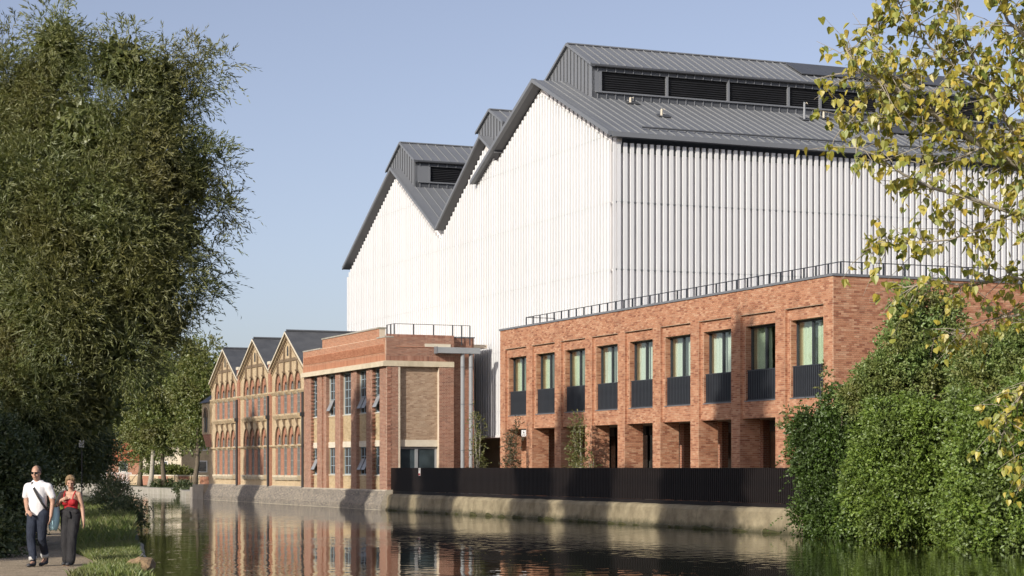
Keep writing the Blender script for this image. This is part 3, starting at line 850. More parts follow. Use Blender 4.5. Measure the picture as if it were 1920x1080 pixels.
    # lanterns
    def lantern(xr, yf, hw, zpk, zev, zb0, sl, y1, posts, full):
        # walls
        lo = lambda x: (zb0 if False else 0)
        for sgn in (1, -1):
            xe = xr + sgn * hw
            zbase = roofz(xe)[{-39.26: 2, -63.12: 0, -47.35: 1}[xr]]
            if sgn == 1:
                # long side: strips and posts around the louvred openings
                z0w, z1w = zbase + .36, zev - .40
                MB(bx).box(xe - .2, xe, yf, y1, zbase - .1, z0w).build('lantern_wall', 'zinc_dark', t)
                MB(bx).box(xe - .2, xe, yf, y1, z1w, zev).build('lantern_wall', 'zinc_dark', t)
                MB(bx).box(xe - .2, xe, yf, posts[0], z0w, z1w).build('lantern_wall', 'zinc', t)
                MB(bx).box(xe - .01, xe + .12, yf + .2, y1, z0w - .06, z0w + .02).build('sill', 'zinc', t)
                me = MB().box(0, .05, 0, .04, 0, z0w - zbase - .06).mesh('wall_seam'); me.materials.append(MATS['zinc'])
                me2 = MB().box(0, .05, 0, .04, 0, .36).mesh('wall_seam'); me2.materials.append(MATS['zinc'])
                for y in np.arange(yf + .3, y1, .53 if full else .62):
                    link('wall_seam', me, None, t, loc=Vector((xe, y, zbase)) - Vector(bx))
                    link('wall_seam', me2, None, t, loc=Vector((xe, y, z1w)) - Vector(bx))
                MB(bx).tube([(xe + .16, yf + .1, zev - .17), (xe + .16, y1, zev - .17)], .035, 6).build('conduit', 'black_pipe', t)
                for p, q in zip(posts[:-1], posts[1:]):
                    m = MB(bx)
                    nb = 9
                    for k in range(nb):
                        zz = z0w + (k + .5) * (z1w - z0w) / nb
                        m.slab((xe - .17, p + .12, zz + .035), (xe - .09, p + .12, zz - .03), (xe - .09, q, zz - .03), (xe - .17, q, zz + .035), .012)
                    m.box(xe - .2, xe - .19, p + .1, q, z0w, z1w)
                    m.build('louvre', 'louvre', t)
                    MB(bx).box(xe - .2, xe + .02, p, p + .12, z0w, z1w).build('post', 'zinc', t)
            else:
                MB(bx).box(xe, xe + .2, yf, y1, zbase - .1, zev).build('lantern_wall', 'zinc', t)
        z_e = roofz(xr + hw)[{-39.26: 2, -63.12: 0, -47.35: 1}[xr]]; z_w = roofz(xr - hw)[{-39.26: 2, -63.12: 0, -47.35: 1}[xr]]
        zr_ = roofz(xr)[{-39.26: 2, -63.12: 0, -47.35: 1}[xr]]
        ztop = zpk - .05
        MB(bx).prism([(xr - hw, z_w - .2), (xr, zr_ - .2), (xr + hw, z_e - .2), (xr + hw, zev), (xr, ztop), (xr - hw, zev)], yf - .02, yf + .15).build('lantern_gable', 'zinc', t)
        for x in np.arange(xr - hw + .25, xr + hw, .45):
            f = abs(x - xr) / hw
            za_ = zr_ + (z_e - zr_) * f - .1; zb_ = ztop + (zev - ztop) * f
            MB(bx).box(x, x + .03, yf - .07, yf - .019, za_, zb_).build('wall_seam', 'zinc_dark', t)
        ov = .14
        ee = (xr + hw + ov, zpk - (zpk - zev) * (hw + ov) / hw)
        ew = (xr - hw - ov, ee[1])
        sheets((xr, zpk + .03), (ee[0], ee[1] + .03), yf - .12, y1, .515 if full else .62)
        plain((xr, zpk + .03), (ew[0], ew[1] + .03), yf - .12, y1)
        m = MB(bx)
        for p in (ee, ew): m.prism([(p[0], p[1] - .06), (xr, zpk - .06), (xr, zpk + .08), (p[0], p[1] + .08)], yf - .18, yf - .121)
        m.build('lantern_verge', 'zinc_edge', t)
        MB(bx).box(ee[0] - .05, ee[0] + .03, yf - .12, y1, ee[1] - .12, ee[1] + .02).build('lantern_fascia', 'zinc_dark', t)
        MB(bx).box(xr - .1, xr + .1, yf - .12, y1, zpk + .035, zpk + .10).build('ridge_cap', 'zinc', t)
        MB(bx).box(xr - hw, xr + hw, y1 - .1, y1 - .01, zr_ - 1.4, zev).build('lantern_wall', 'zinc', t)
    lantern(-39.26, 8.75, 3.05, 25.51, 23.94, 0, 0, 34.3, [9.2, 13.18, 16.95, 20.75, 22.8, 26.56, 30.36, 34.0], True)
    lantern(-63.12, 7.49, 2.65, 23.61, 22.18, 0, 0, 22, [8.4, 13.0, 17.5, 21.8], False)
    lantern(-47.35, 7.44, 1.97, 23.16, 22.2, 0, 0, 22, [8.4, 13.0, 17.5, 21.8], False)
    # solar panels
    for (xr_, zr2, x0, x1, y0, y1, sl, off) in ((-63.12, zA, -58.9, -56.6, 10.3, 15, .58, 0), ):
        for k in range(4):
            ya = y0 + k * 1.08
            f = lambda x: zr2 - sl * (x - xr_) + .16
            MB(bx).slab((x0, ya, f(x0)), (x1, ya, f(x1)), (x1, ya + 1.04, f(x1)), (x0, ya + 1.04, f(x0)), .05).build('solar_panel', 'solar', t)
    f = lambda x: zC - .446 * (x + 39.26) + .16
    for k in range(10):
        ya = 25.0 + k * 1.08
        MB(bx).slab((-34.8, ya, f(-34.8)), (-33.1, ya, f(-33.1)), (-33.1, ya + 1.04, f(-33.1)), (-34.8, ya + 1.04, f(-34.8)), .05).build('solar_panel', 'zinc_dark', t)
    for k in range(12):
        ya = 22.2 + k * 1.0
        g = lambda x: 25.51 - .515 * (x + 39.26) + .18
        MB(bx).slab((-39.0, ya, g(-39.0)), (-37.1, ya, g(-37.1)), (-37.1, ya + .97, g(-37.1)), (-39.0, ya + .97, g(-39.0)), .05).build('solar_panel', 'zinc_dark', t)
    # white vent pipes on the near roof
    for (x, y, h) in ((-36.3, 10.7, .34), (-34.0, 11.4, .42), (-35.6, 21.0, 1.0), (-36.2, 22.6, .42), (-34.2, 23.4, .42), (-34.2, 24.9, .42), (-33.0, 31, .42)):
        x += .75; z = zC - .446 * (x + 39.26)
        v = link('vent_pipe', MB(bx).tube([(x, y, z - .1), (x, y, z + h * .8), (x, y, z + h)], [.07, .06, .045], 8).mesh('vent_pipe'), 'grey_steel' if h > .5 else 'stone_pale', t)
        MB(bx).tube([(x, y, z + h * .85), (x - .02, y + .16, z + h), (x, y + .2, z + h * .92)], .025, 6).build('spout', 'stone_pale', v)
        s = -.473
        MB(bx).slab((x - .2, y - .25, z + .2 * .473 + .09), (x + .2, y - .25, z - .2 * .473 + .09), (x + .2, y + .5, z - .2 * .473 + .09), (x - .2, y + .5, z + .2 * .473 + .09), .03).build('collar', 'zinc_dark', v)
white_building()
# ------------------------------------------------------------------ old pier-fronted brick building
def pane_grid(m, x0, x1, y, z0, z1, nx, nz, bw=.035, fr=.06):
    m.box(x0, x0 + fr, y - .03, y + .03, z0, z1); m.box(x1 - fr, x1, y - .03, y + .03, z0, z1)
    m.box(x0 + fr, x1 - fr, y - .03, y + .03, z0, z0 + fr); m.box(x0 + fr, x1 - fr, y - .03, y + .03, z1 - fr, z1)
    for i in range(1, nx):
        x = x0 + (x1 - x0) * i / nx; m.box(x - bw / 2, x + bw / 2, y - .025, y + .025, z0 + fr, z1 - fr)
    for i in range(1, nz):
        z = z0 + (z1 - z0) * i / nz; m.box(x0 + fr, x1 - fr, y - .022, y + .022, z - bw / 2, z + bw / 2)

def old_pier_building():
    bx = (-53, .2, 0)
    t = thing('old_brick_factory', 'old red brick corner building with tall piers and stone band beside the fence', 'building', bx)
    XL, XR = -60.9, -44.957
    X = (1, 0, 0); Y = (0, 1, 0); NF = (0, -1, 0); NX = (1, 0, 0)
    yp, yw = .20, .42                               # pier front, panel plane
    piers = [(-60.9, -59.55), (-58.09, -57.25), (-56.8, -56.31), (-54.42, -53.49), (-51.36, -50.4), (-48.53, -47.59), (-46.16, XR)]
    wins = [(-59.55, -58.09), (-56.31, -54.42), (-53.49, -51.36), (-50.4, -48.53), (-47.59, -46.16)]
    core = MB(bx)
    for a, b in piers: core.box(a, b, yp, 1.0, 1.0, 8.02)
    core.box(-57.25, -56.8, .36, 1.0, 1.0, 8.02)
    core.box(XL, XR, .14, .6, 8.33, 9.62)                               # frieze
    core.box(-57.2, -46.4, .26, .62, 9.62, 10.2)                        # raised parapet
    core.box(XR - .6, XR, .6, 4.21, 8.33, 9.80)
    core.box(XR - .5, XR, 1.0, .88 + .12, 1.0, 8.02)
    core.box(XR - .6, XR, 3.31, 4.21, .86, 8.02)                        # return pier
    core.box(XR - .85, XR - .45, 4.21, 5.6, .86, 9.72)                  # set-back end
    core.box(XR - .7, XR - .26, .88, 3.31, 3.92, 8.02)                  # blind panel
    core.box(XL, XR - .9, 1.4, 6.6, 9.2, 9.4)
    core.build('wall', 'mortar_old', t)
    for a, b in wins:
        for (z0, z1) in ((3.91, 5.46), (1.0, 1.94)): MB(bx).box(a, b, yw, .9, z0, z1).build('panel_wall', 'mortar_old', t)
    MB(bx).box(XL + .4, XR - .9, 2.4, 2.5, 1.0, 9.2).build('back_partition', 'room_dark', t)
    MB(bx).box(XL + .4, XR - .9, 1.0, 2.4, 4.3, 4.6).build('floor_slab', 'room_dark', t)
    # bricks
    Br = Bricks(bx); Bs = Bricks(bx); Bo = Bricks(bx); Bb = Bricks(bx)
    fl = (0.225, 0.1125)
    for a, b in piers:
        Br.lay((a, yp, 1.0), X, NF, b - a, 7.02, lens=fl, joint=.016)
        Br.lay((b, yp, 1.0), Y, NX, .22, 7.02, lens=fl, joint=.016)
    # toothed quoins on the pier flanks
    q = MB(bx)
    for (a, b) in (piers[0], piers[1], piers[5], piers[6]):
        z = 1.1
        while z < 7.9:
            if b < XR - .1: q.box(b + .014, b + .12, yp + .035, yp + .20, z, z + .11)
            else: q.box(b + .013, b + .035, yp + .04, yp + .24, z, z + .11)
            z += .225
    q.build('quoin', 'brick_red', t, 'stuff')
    for a, b in wins:
        Bs.lay((a, yw, 3.91), X, NF, b - a, 1.55, lens=fl, joint=.016); Bs.lay((a, yw, 1.0), X, NF, b - a, .94, lens=fl, joint=.016)
        Bs.lay((a + .015, yw, 1.94), Y, NX, .09, 1.62, lens=fl, joint=.016)
    L = XR - XL
    Bo.lay((XL, .14, 8.33), X, NF, L, .36, soldier=True)
    Bo.lay((XL, .14, 8.69), X, NF, L, .93, lens=fl, joint=.016)
    Bo.lay((-57.2, .26, 9.66), X, NF, 10.8, .54, lens=fl, joint=.016)
    # chequered band of projecting headers
    ch = MB(bx); k = 0
    for r in range(6):
        z = 8.80 + r * .075
        x = XL + .3 + (.11 if r % 2 else 0)
        while x < XR - .3:
            ch.box(x, x + .10, .07, .13, z + .006, z + .069); x += .225
    ch.build('chequer_band', 'brick_orange', t, 'stuff')
    # return wall
    Br.lay((XR, .2, .86), Y, NX, .68, 7.16, lens=fl, joint=.016)
    Br.lay((XR, 3.31, .86), Y, NX, .90, 7.16, lens=fl, joint=.016)
    Br.lay((XR, .16, 8.33), Y, NX, 4.05, .30, soldier=True)
    Br.lay((XR, .16, 8.63), Y, NX, 4.05, 1.02, lens=fl, joint=.016)
    Br.lay((XR, .16, 9.65), Y, NX, 4.05, .17, soldier=True)
    Bb.lay((XR - .26, .88, 3.92), Y, NX, 2.43, 4.1)
    Br.lay((XR - .45, 4.21, .86), Y, NX, 1.39, 8.86)
    Br.build('brickwork', 'brick_red', t); Bs.build('stock_brickwork', 'brick_stock', t); Bo.build('frieze_brickwork', 'brick_orange', t); Bb.build('panel_brickwork', 'brick_beige', t)
    MB(bx).box(XR + .012, XR + .04, .8, 3.2, 9.10, 9.17).build('string_course', 'far_red', t)
    # stonework
    s = MB(bx); s.prismx([(-.04, 8.02), (.6, 8.02), (.6, 8.33), (.10, 8.33), (-.02, 8.27)], XL, XR + .06); s.build('stone_band', 'stone', t)
    MB(bx).box(XR - .5, XR + .055, .601, 4.21, 8.022, 8.328).build('stone_band', 'stone', t)
    for a, b in wins: MB(bx).box(a + .003, b - .003, yw - .05, .9, 3.56, 3.91).build('lintel', 'stone_pale', t)
    MB(bx).box(XR - .7, XR - .2, .88, 3.31, 3.54, 3.918).build('lintel', 'stone_pale', t)
    MB(bx).box(XR - .3, XR + .05, 2.45, 4.0, 9.14, 9.32).build('pad_stone', 'stone_pale', t)
    MB(bx).box(XL, -57.2, .10, .62, 9.62, 9.70).build('coping', 'coping_stone', t); MB(bx).box(-46.4, XR + .03, .10, .62, 9.62, 9.70).build('coping', 'coping_stone', t)
    MB(bx).box(-57.24, -46.36, .20, .66, 10.2, 10.28).build('coping', 'coping_stone', t)
    MB(bx).box(XR - .85, XR - .40, 4.22, 5.65, 9.72, 9.79).build('coping', 'zinc_edge', t)
    # steel windows
    for i, (a, b) in enumerate(wins):
        for (z0, z1, nz) in ((5.5, 7.98, 5), (1.94, 3.56, 3)):
            nx = 3 if b - a > 1.5 else 2
            win = link('window', MB(bx).box(a - .0, b, yw - .06, .9, z0 - .06, z0 - .004).mesh('window'), 'stone_pale', t)
            f = MB(bx); pane_grid(f, a + .02, b - .02, .52, z0, z1, nx, nz); f.build('frame', 'window_steel', win)
            for p in range(nx):
                w0 = a + .02 + (b - a - .04) * p / nx; w1 = a + .02 + (b - a - .04) * (p + 1) / nx
                MB(bx).box(w0 + .02, w1 - .02, .522, .528, z0 + .05, z1 - .05).build('pane', 'glass_old', win)
            if (i, nz) in ((0, 3), (3, 3), (3, 5), (4, 5), (1, 5)):
                # a tilted opening light
                for p in range(2 if i == 3 else 1):
                    w0 = a + .1 + p * .8; w1 = w0 + .62
                    zt, zb_ = (z0 + .95, z0 + .30)
                    o = MB(bx); o.slab((w0, .19, zb_), (w1, .19, zb_), (w1, .49, zt), (w0, .49, zt), .03)
                    o.build('open_light', 'grey_steel', win)
    # glazed doors in the return
    d = link('glazed_door', MB(bx).box(XR - .46, XR - .36, .92, 3.28, 3.40, 3.53).mesh('glazed_door'), 'grey_steel', t)
    f = MB(bx)
    for y in (.89, 2.0, 3.20): f.box(XR - .46, XR - .36, y, y + (.18 if y == 2.0 else .1), .86, 3.40)
    f.build('frame', 'grey_steel', d)
    for (p, q) in ((.99, 2.0), (2.18, 3.2)): MB(bx).box(XR - .42, XR - .41, p, q, .9, 3.4).build('pane', 'glass_old', d)
    # battered plinth of dark bricks
    pr = MB(bx); pr.prismx([(.9, -1.2), (-.30, -1.2), (-.26, .30), (-.06, .75), (.02, 1.05), (.12, 1.12), (.9, 1.12)], XL, XR + .35); pr.build('plinth', 'mortar_grey', t)
    G = Bricks(bx)
    def up(p, q):
        v = np.array([0, q[0] - p[0], q[1] - p[1]], float); L = np.linalg.norm(v); v /= L
        return v, L, np.array([0, -v[2], v[1]])
    for p, q in (((-.268, .02), (-.26, .30)), ((-.26, .30), (-.06, .75)), ((-.06, .75), (.02, 1.05))):
        v, L, n = up(p, q); G.lay((XL, p[0], p[1]), X, n, XR + .35 - XL, L, lens=fl, v=v)
    G.build('plinth_brickwork', 'brick_grey', t)
    # roof rail
    r = MB(bx); pts = [(-46.5, .75, 10.42), (XR - .3, .75, 10.42), (XR - .3, 5.3, 10.42)]
    gr = link('guard_rail', r.tube(pts, .018, 6).mesh('guard_rail'), 'dark_steel', t)
    for p in ((-46.5, .75), (XR - .9, .75), (XR - .3, .75), (XR - .3, 1.9), (XR - .3, 3.1), (XR - .3, 4.25), (XR - .3, 4.8), (XR - .3, 5.3)):
        MB(bx).box(p[0] - .022, p[0] + .022, p[1] - .03, p[1] + .03, 9.3, 10.42).build('post', 'dark_steel', gr)
    g2 = MB(bx).tube([(-59.6, 1.2, 10.05), (-58.1, 1.2, 10.05)], .02, 6); 
    for x in (-59.6, -58.1): g2.tube([(x, 1.2, 9.3), (x, 1.2, 10.05)], .025, 6)
    g2.build('roof_hatch_rail', 'dark_steel', t)
    # grey duct and two pipes on the return
    dk = thing('grey_steel_duct', 'grey steel duct with two tall round downpipes on the brick corner', 'duct', (XR + .3, 4.8, .86))
    MB(dk.base).box(XR + .08, XR + .52, 3.0, 5.62, 8.79, 9.12).build('beam', 'grey_steel', dk)
    MB(dk.base).box(XR + .07, XR + .53, 2.98, 3.04, 8.76, 9.15).build('end_plate', 'zinc_edge', dk)
    for y in (4.62, 5.12):
        m = MB(dk.base); m.smooth = True
        m.tube([(XR + .3, y, .86), (XR + .3, y, 8.79)], .115, 14, cap=False); m.build('pipe', 'grey_steel', dk)
        for z in (3.3, 5.9, 8.0): MB(dk.base).tube([(XR + .3, y, z), (XR + .3, y, z + .06)], .13, 14).build('bracket', 'zinc_edge', dk)
old_pier_building()

# ------------------------------------------------------------------ old gabled warehouse: three houses of one terrace
def arch_pts(xc, hw, z0, z1, n=6):
    """pointed arch from left springing over the apex to the right springing"""
    pts = []
    for i in range(n + 1):
        a = i / n
        pts.append((xc - hw * math.cos(a * math.pi / 2) ** 1.0, z0 + (z1 - z0) * math.sin(a * math.pi / 2) ** 0.85))
    r = [(2 * xc - p[0], p[1]) for p in pts[-2::-1]]
    return pts + r
def over(x0, x1, ztop, xc, hw, z0, z1):
    """wall panel over an arch"""
    return [(x0, z0)] + arch_pts(xc, hw, z0, z1) + [(x1, z0), (x1, ztop), (x0, ztop)]
def gabled(xc, label, idx):
    hw = 4.02; y = .30
    bx = (xc, y, 0)
    t = thing('gabled_warehouse', label, 'building', bx, 'gabled canal warehouses')
    cs = [xc - 2.25 + .05, xc - .75 + .05, xc + .75 + .05, xc + 2.25 + .05]
    XL, XR = xc - hw, xc + hw
    zpk = 11.2 if idx else 10.95
    sl = .575
    wall = MB(bx); red = MB(bx)
    edge0, edge1 = cs[0] - .75, cs[-1] + .75
    # flat masses: flanks and horizontal bands
    for (a, b) in ((XL, edge0), (edge1, XR)): wall.box(a, b, y, 1.2, 1.1, 7.38)
    wall.box(edge0, edge1, y, 1.2, 1.1, 1.86)
    wall.box(edge0, edge1, y, 1.2, 5.10, 5.86)
    # gable
    zs = 8.60
    wall.prism([(XL, 7.38), (edge0, 7.38), (edge0, zs), (edge1, zs), (edge1, 7.38), (XR, 7.38), (XR, zpk - sl * hw - .12), (xc, zpk - .12), (XL, zpk - sl * hw - .12)], y, 1.2)
    for c in cs:
        for (za, zb, zc_, zd) in ((3.85, 4.54, 5.09, 5.10), (7.38, 7.97, 8.57, 8.60)):
            wall.prism(over(c - .75, c + .75, zd, c, .69, za, zc_), y, .5)               # stock wall round the hood
            red.prism(over(c - .72, c + .72, zc_ + .004, c, .34, za, zb), y + .07, .9)    # red infill round the lancet
            # moulded hood
            pts = arch_pts(c, .69, za, zc_, 7)
            dk = MB(bx); dk.tube([(p[0], y - .01, p[1]) for p in pts], .045, 5); dk.build('hood_mould', 'far_dark', t)
        for (za, zb) in ((1.86, 3.85), (5.86, 7.38)):
            red.box(c - .75, c - .35, y + .05, .9, za, zb); red.box(c + .35, c + .75, y + .05, .9, za, zb)
    wall.build('wall', 'far_stock', t); red.build('window_surround', 'far_red', t)
    # windows
    for c in cs:
        for (za, zm, zb) in ((1.86, 3.85, 4.5), (5.86, 7.38, 7.93)):
            win = link('window', MB(bx).prism([(c - .35, za), (c + .35, za), (c + .35, zm + .001)] + arch_pts(c, .345, zm, zb, 5)[::-1] + [(c - .35, zm + .001)], .405, .412).mesh('window'), 'glass_far', t)
            f = MB(bx)
            for dx in (-.35, -.115, .085, .32): f.box(c + dx, c + dx + .03, .375, .403, za, zm if abs(dx) > .2 else zb - .15)
            for k in range(5):
                z = za + (zm - za) * k / 4.2; f.box(c - .34, c + .34, .378, .402, z, z + .03)
            f.box(c - .35, c + .35, .372, .403, zm - .03, zm + .04)
            f.build('frame', 'frame_far', win)
    # string courses with corbel capitals, sills, brackets
    for (za, zb) in ((3.62, 3.85), (7.09, 7.38)):
        for (a, b) in ((XL, cs[0] - .36), (cs[0] + .36, cs[1] - .36), (cs[1] + .36, cs[2] - .36), (cs[2] + .36, cs[3] - .36), (cs[3] + .36, XR)):
            MB(bx).prismx([(y + .02, za), (y + .5, za), (y + .5, zb), (y - .14, zb), (y - .14, zb - .09), (y - .04, za + .06)], a - .02, b + .02).build('capital', 'far_stock', t)
        MB(bx).box(edge0, edge1, .34, .37, zb - .07, zb).build('transom', 'stone', t)
    for (za, zb) in ((1.55, 1.86), (5.53, 5.86)):
        for c in cs:
            MB(bx).prismx([(y + .01, za), (y + .3, za), (y + .3, zb - .003), (y - .24, zb - .003), (y - .24, zb - .12), (y - .12, za)], c - .66, c + .66).build('sill', 'far_stock' if za > 3 else 'stone', t)
            if za > 3: MB(bx).prismx([(y - .005, 5.06), (y + .2, 5.06), (y + .2, 5.53), (y - .18, 5.53), (y - .05, 5.06)], c - .10, c + .10).build('corbel', 'far_dark', t)
    # lesenes rising into the gable, stepped top corbelling, cross band, little lancet
    for c in cs:
        ztop = zpk - sl * abs(c - xc) - .55
        MB(bx).box(c - .09, c + .09, y - .10, y - .001, 8.62, ztop).build('lesene', 'far_dark', t)
        MB(bx).box(c - .14, c + .14, y - .16, y - .002, 8.52, 8.64).build('lesene_foot', 'far_dark', t)
    for (a, b) in zip(cs[:-1], cs[1:]):
        MB(bx).box(a + .092, b - .092, y - .05, y - .001, 9.24, 9.44).build('cross_band', 'far_dark', t)
    MB(bx).prism([(xc - .16, 9.62)] + arch_pts(xc, .16, 10.05, 10.27, 4) + [(xc + .16, 9.62)], y - .012, y - .002).build('blind_lancet', 'glass_far', t)
    for k in range(3):
        o = .10 + k * .16
        for sgn in (1, -1):
            m = MB(bx)
            a, b = (xc + sgn * hw, zpk - sl * hw - o - .16), (xc, zpk - o - .16)
            m.prism([a, b, (b[0], b[1] - .07), (a[0], a[1] - .07)] if sgn < 0 else [b, a, (a[0], a[1] - .07), (b[0], b[1] - .07)], y - .13 + k * .035, y - .001)
            m.build('raking_corbel', 'far_dark' if k % 2 else 'far_stock', t)
    # bargeboard and slate roof
    for sgn in (1, -1):
        a, b = (xc + sgn * (hw + .05), zpk - sl * (hw + .05)), (xc, zpk)
        MB(bx).prism([a, b, (b[0], b[1] - .13), (a[0], a[1] - .13)], y - .22, y - .13).build('bargeboard', 'stone_pale', t)
        m = MB(bx); yb = 6.9 if xc > -76 else 14
        if sgn > 0: m.slab((b[0], y - .2, b[1] + .02), (a[0], y - .2, a[1] + .02), (a[0], yb, a[1] + .02), (b[0], yb, b[1] + .02), .10)
        else: m.slab((a[0], y - .2, a[1] + .02), (b[0], y - .2, b[1] + .02), (b[0], yb, b[1] + .02), (a[0], yb, a[1] + .02), .10)
        m.build('roof', 'slate', t)
    MB(bx).tube([(xc, y - .1, zpk + .06), (xc, 6.8, zpk + .06)], .09, 6).build('ridge_tile', 'zinc_dark', t)
    # party pier with its cap, downpipe
    MB(bx).box(XR - .28, XR + .28, y - .12, 1.0, 1.1, 9.25).build('party_pier', 'far_red', t) if idx < 2 else None
    if idx < 2: MB(bx).box(XR - .33, XR + .33, y - .17, 1.0, 9.25, 9.45).build('pier_cap', 'stone_pale', t)
    m = MB(bx); m.tube([(XR - .02, y - .2, 1.1), (XR - .02, y - .2, 7.15)], .085, 8); m.box(XR - .16, XR + .12, y - .34, y - .1, 5.6, 5.85); m.build('downpipe', 'black_pipe', t)
    # battered plinth
    pr = MB(bx); pr.prismx([(1.2, -1.2), (-.30, -1.2), (-.26, .32), (-.04, .78), (.12, 1.12), (.3, 1.18), (1.2, 1.18)], XL, XR); pr.build('plinth', 'mortar_grey', t)
    G = Bricks(bx)
    for p, q in (((-.268, .02), (-.26, .32)), ((-.26, .32), (-.04, .78)), ((-.04, .78), (.12, 1.12))):
        v = np.array([0, q[0] - p[0], q[1] - p[1]], float); L = np.linalg.norm(v); v /= L
        G.lay((XL, p[0], p[1]), (1, 0, 0), np.array([0, -v[2], v[1]]), 2 * hw, L, v=v)
    G.build('plinth_brickwork', 'brick_grey', t)
    # solid body behind
    MB(bx).box(XL + .02, XR - .02, 1.25, 6.8, .9, 8.6).build('body', 'room_dark', t)
    if idx == 0:
        # corner oriel turret at the far end
        xt = XL - 1.2
        MB(bx).prism([(xt - 1.3, 4.85), (xt + 1.2, 4.85), (xt + 1.2, 7.2), (xt - 1.3, 7.2)], .2, 2.4).build('turret_wall', 'far_stock', t)
        MB(bx).prism([(xt - .2, 3.9), (xt + 1.2, 3.9), (xt + 1.2, 4.85), (xt - 1.3, 4.85)], .25, 2.3).build('turret_corbel', 'far_red', t)
        MB(bx).box(xt - .4, xt + 1.2, .5, 2.3, 1.1, 3.9).build('turret_stem', 'far_stock', t)
        r = MB(bx); r.add([(xt - 1.5, 0, 7.2), (xt + 1.2, 0, 7.2), (xt + 1.2, 2.6, 7.2), (xt - 1.5, 2.6, 7.2), (xt + .1, 1.3, 8.3), (xt + 1.2, 1.3, 8.3)], [(0, 1, 5, 4), (1, 2, 5), (2, 3, 4, 5), (3, 0, 4), (3, 2, 1, 0)]); r.build('turret_roof', 'slate', t)
        for c in (xt - .05,):
            w = link('window', MB(bx).prism([(c - .45, 5.0)] + arch_pts(c, .45, 6.1, 6.75, 5) + [(c + .45, 5.0)], .17, .19).mesh('window'), 'glass_far', t)
            m = MB(bx); m.tube([(p[0], .17, p[1]) for p in arch_pts(c, .5, 6.1, 6.82, 6)], .07, 6); m.box(c - .02, c + .02, .13, .165, 5.0, 6.7); m.build('arch_mould', 'far_dark', w)
        MB(bx).box(XL - 3.4, XL, -.32, 2.4, -1.2, 1.1).build('turret_plinth', 'brick_grey', t)
gabled(-81.05, 'gabled yellow brick warehouse with corner turret, farthest of three', 0)
gabled(-72.93, 'middle of three gabled yellow brick canal warehouses', 1)
gabled(-64.92, 'gabled yellow brick warehouse next to the red pier-fronted building', 2)
# ================================================================== trees and plants
def trunk_mesh(m, p0, p1, r0, r1, n=7, bend=.3, seed=0, limbs=0):
    rr = random.Random(seed)
    p0 = Vector(p0); p1 = Vector(p1); k = 7
    off = Vector((rr.uniform(-1, 1), rr.uniform(-1, 1), 0)) * bend
    pts = [p0.lerp(p1, i / k) + off * math.sin(i / k * math.pi) + Vector((rr.uniform(-1, 1), rr.uniform(-1, 1), 0)) * bend * .15 * (i > 0) for i in range(k + 1)]
    rad = [r0 * 1.35 if i == 0 else r0 + (r1 - r0) * i / k for i in range(k + 1)]
    m.tube(pts, rad, n)
    for j in range(limbs):
        i = rr.randint(3, k)
        d = Vector((rr.uniform(-1, 1), rr.uniform(-1, 1), rr.uniform(.4, 1.1))).normalized() * (p1 - p0).length * rr.uniform(.12, .28)
        b = pts[i]
        m.tube([b, b + d * .5 + Vector((0, 0, .1 * d.length)), b + d], [rad[i] * .6, rad[i] * .4, rad[i] * .12], 6)
def tree(name, label, base, lobes, mat, n, tl, lp, L, Wd, group=None, r=.25, h=None, limbs=10, bark='bark', cat='tree', trunk=True, sprays=0, **kw):
    t = thing(name, label, cat, tuple(base), group, site=False)
    b = Vector(base)
    if trunk:
        m = MB(b); m.smooth = True
        lb = np.array(lobes)
        top = Vector((float(lb[:, 0].mean()), float(lb[:, 1].mean()), float((lb[:, 2]).max())))
        if h: top = Vector((top.x, top.y, h))
        trunk_mesh(m, b - Vector((0, 0, .15)), top, r, r * .2, 9, r * 1.2, int(abs(b.x * 7 + b.y)), limbs)
        m.build('trunk', bark, t)
    crown('crown', t, mat, base, lobes, n, tl, lp, L, Wd, **kw)
    if sprays: crown('sprays', t, mat, base, lobes, sprays, 1.0, 11, L * 1.15, Wd * 1.1, up=.75, droop=.75, out=.9, shell=.9, rnd=.5, leafrnd=.6, seed=kw.get('seed', 1) + 500)
    return t
def lobes_px(lst, Y, sy=1.0, dy=None, seed=0, jit=0.0):
    """(px, py, rx, ry) in photo pixels at Y metres -> ellipsoids"""
    rr = random.Random(seed); out = []
    for q in lst:
        px, py, rx, ry = q[:4]; yy = Y + (q[4] if len(q) > 4 else rr.uniform(-1, 1) * (dy or 0)) + rr.uniform(-1, 1) * jit
        p = at(px, py, yy); k = yy / FPX
        out.append((p.x, p.y, p.z, rx * k, max(rx, ry) * k * sy, ry * k))
    return out

# the tall willow that fills the left of the picture
wil = [(105, 95, 62, 85, 0), (45, 210, 90, 110, .5), (225, 120, 80, 72, 0), (150, 260, 110, 120, -.6), (290, 215, 80, 90, .4), (382, 122, 46, 62, .3), (402, 150, 30, 42, .2), (345, 190, 48, 50, .5), (300, 150, 55, 66, .2), (412, 275, 30, 40, .3),
       (250, 330, 110, 110, -.5), (345, 330, 70, 80, .4), (395, 300, 35, 40, .4), (60, 400, 120, 120, -1), (180, 440, 120, 110, -1.2), (320, 430, 85, 80, -.2), (400, 400, 42, 30, .2),
       (270, 530, 110, 90, -.6), (370, 520, 55, 50, .2), (90, 560, 130, 110, -1.2), (190, 640, 120, 100, -.8), (305, 610, 62, 62, 0), (360, 590, 34, 32, .6), (60, 720, 120, 110, -1), (180, 760, 85, 75, 0), (250, 695, 50, 60, .5), (-70, 300, 110, 150, 0), (-80, 560, 130, 170, 0), (10, 90, 40, 55, .8)]
wil += [(a, b, c * 1.1, d * 1.1, .8) for a, b, c, d in ((405, 240, 24, 30), (420, 330, 22, 26), (428, 395, 26, 18), (412, 455, 22, 22), (395, 530, 24, 30))]
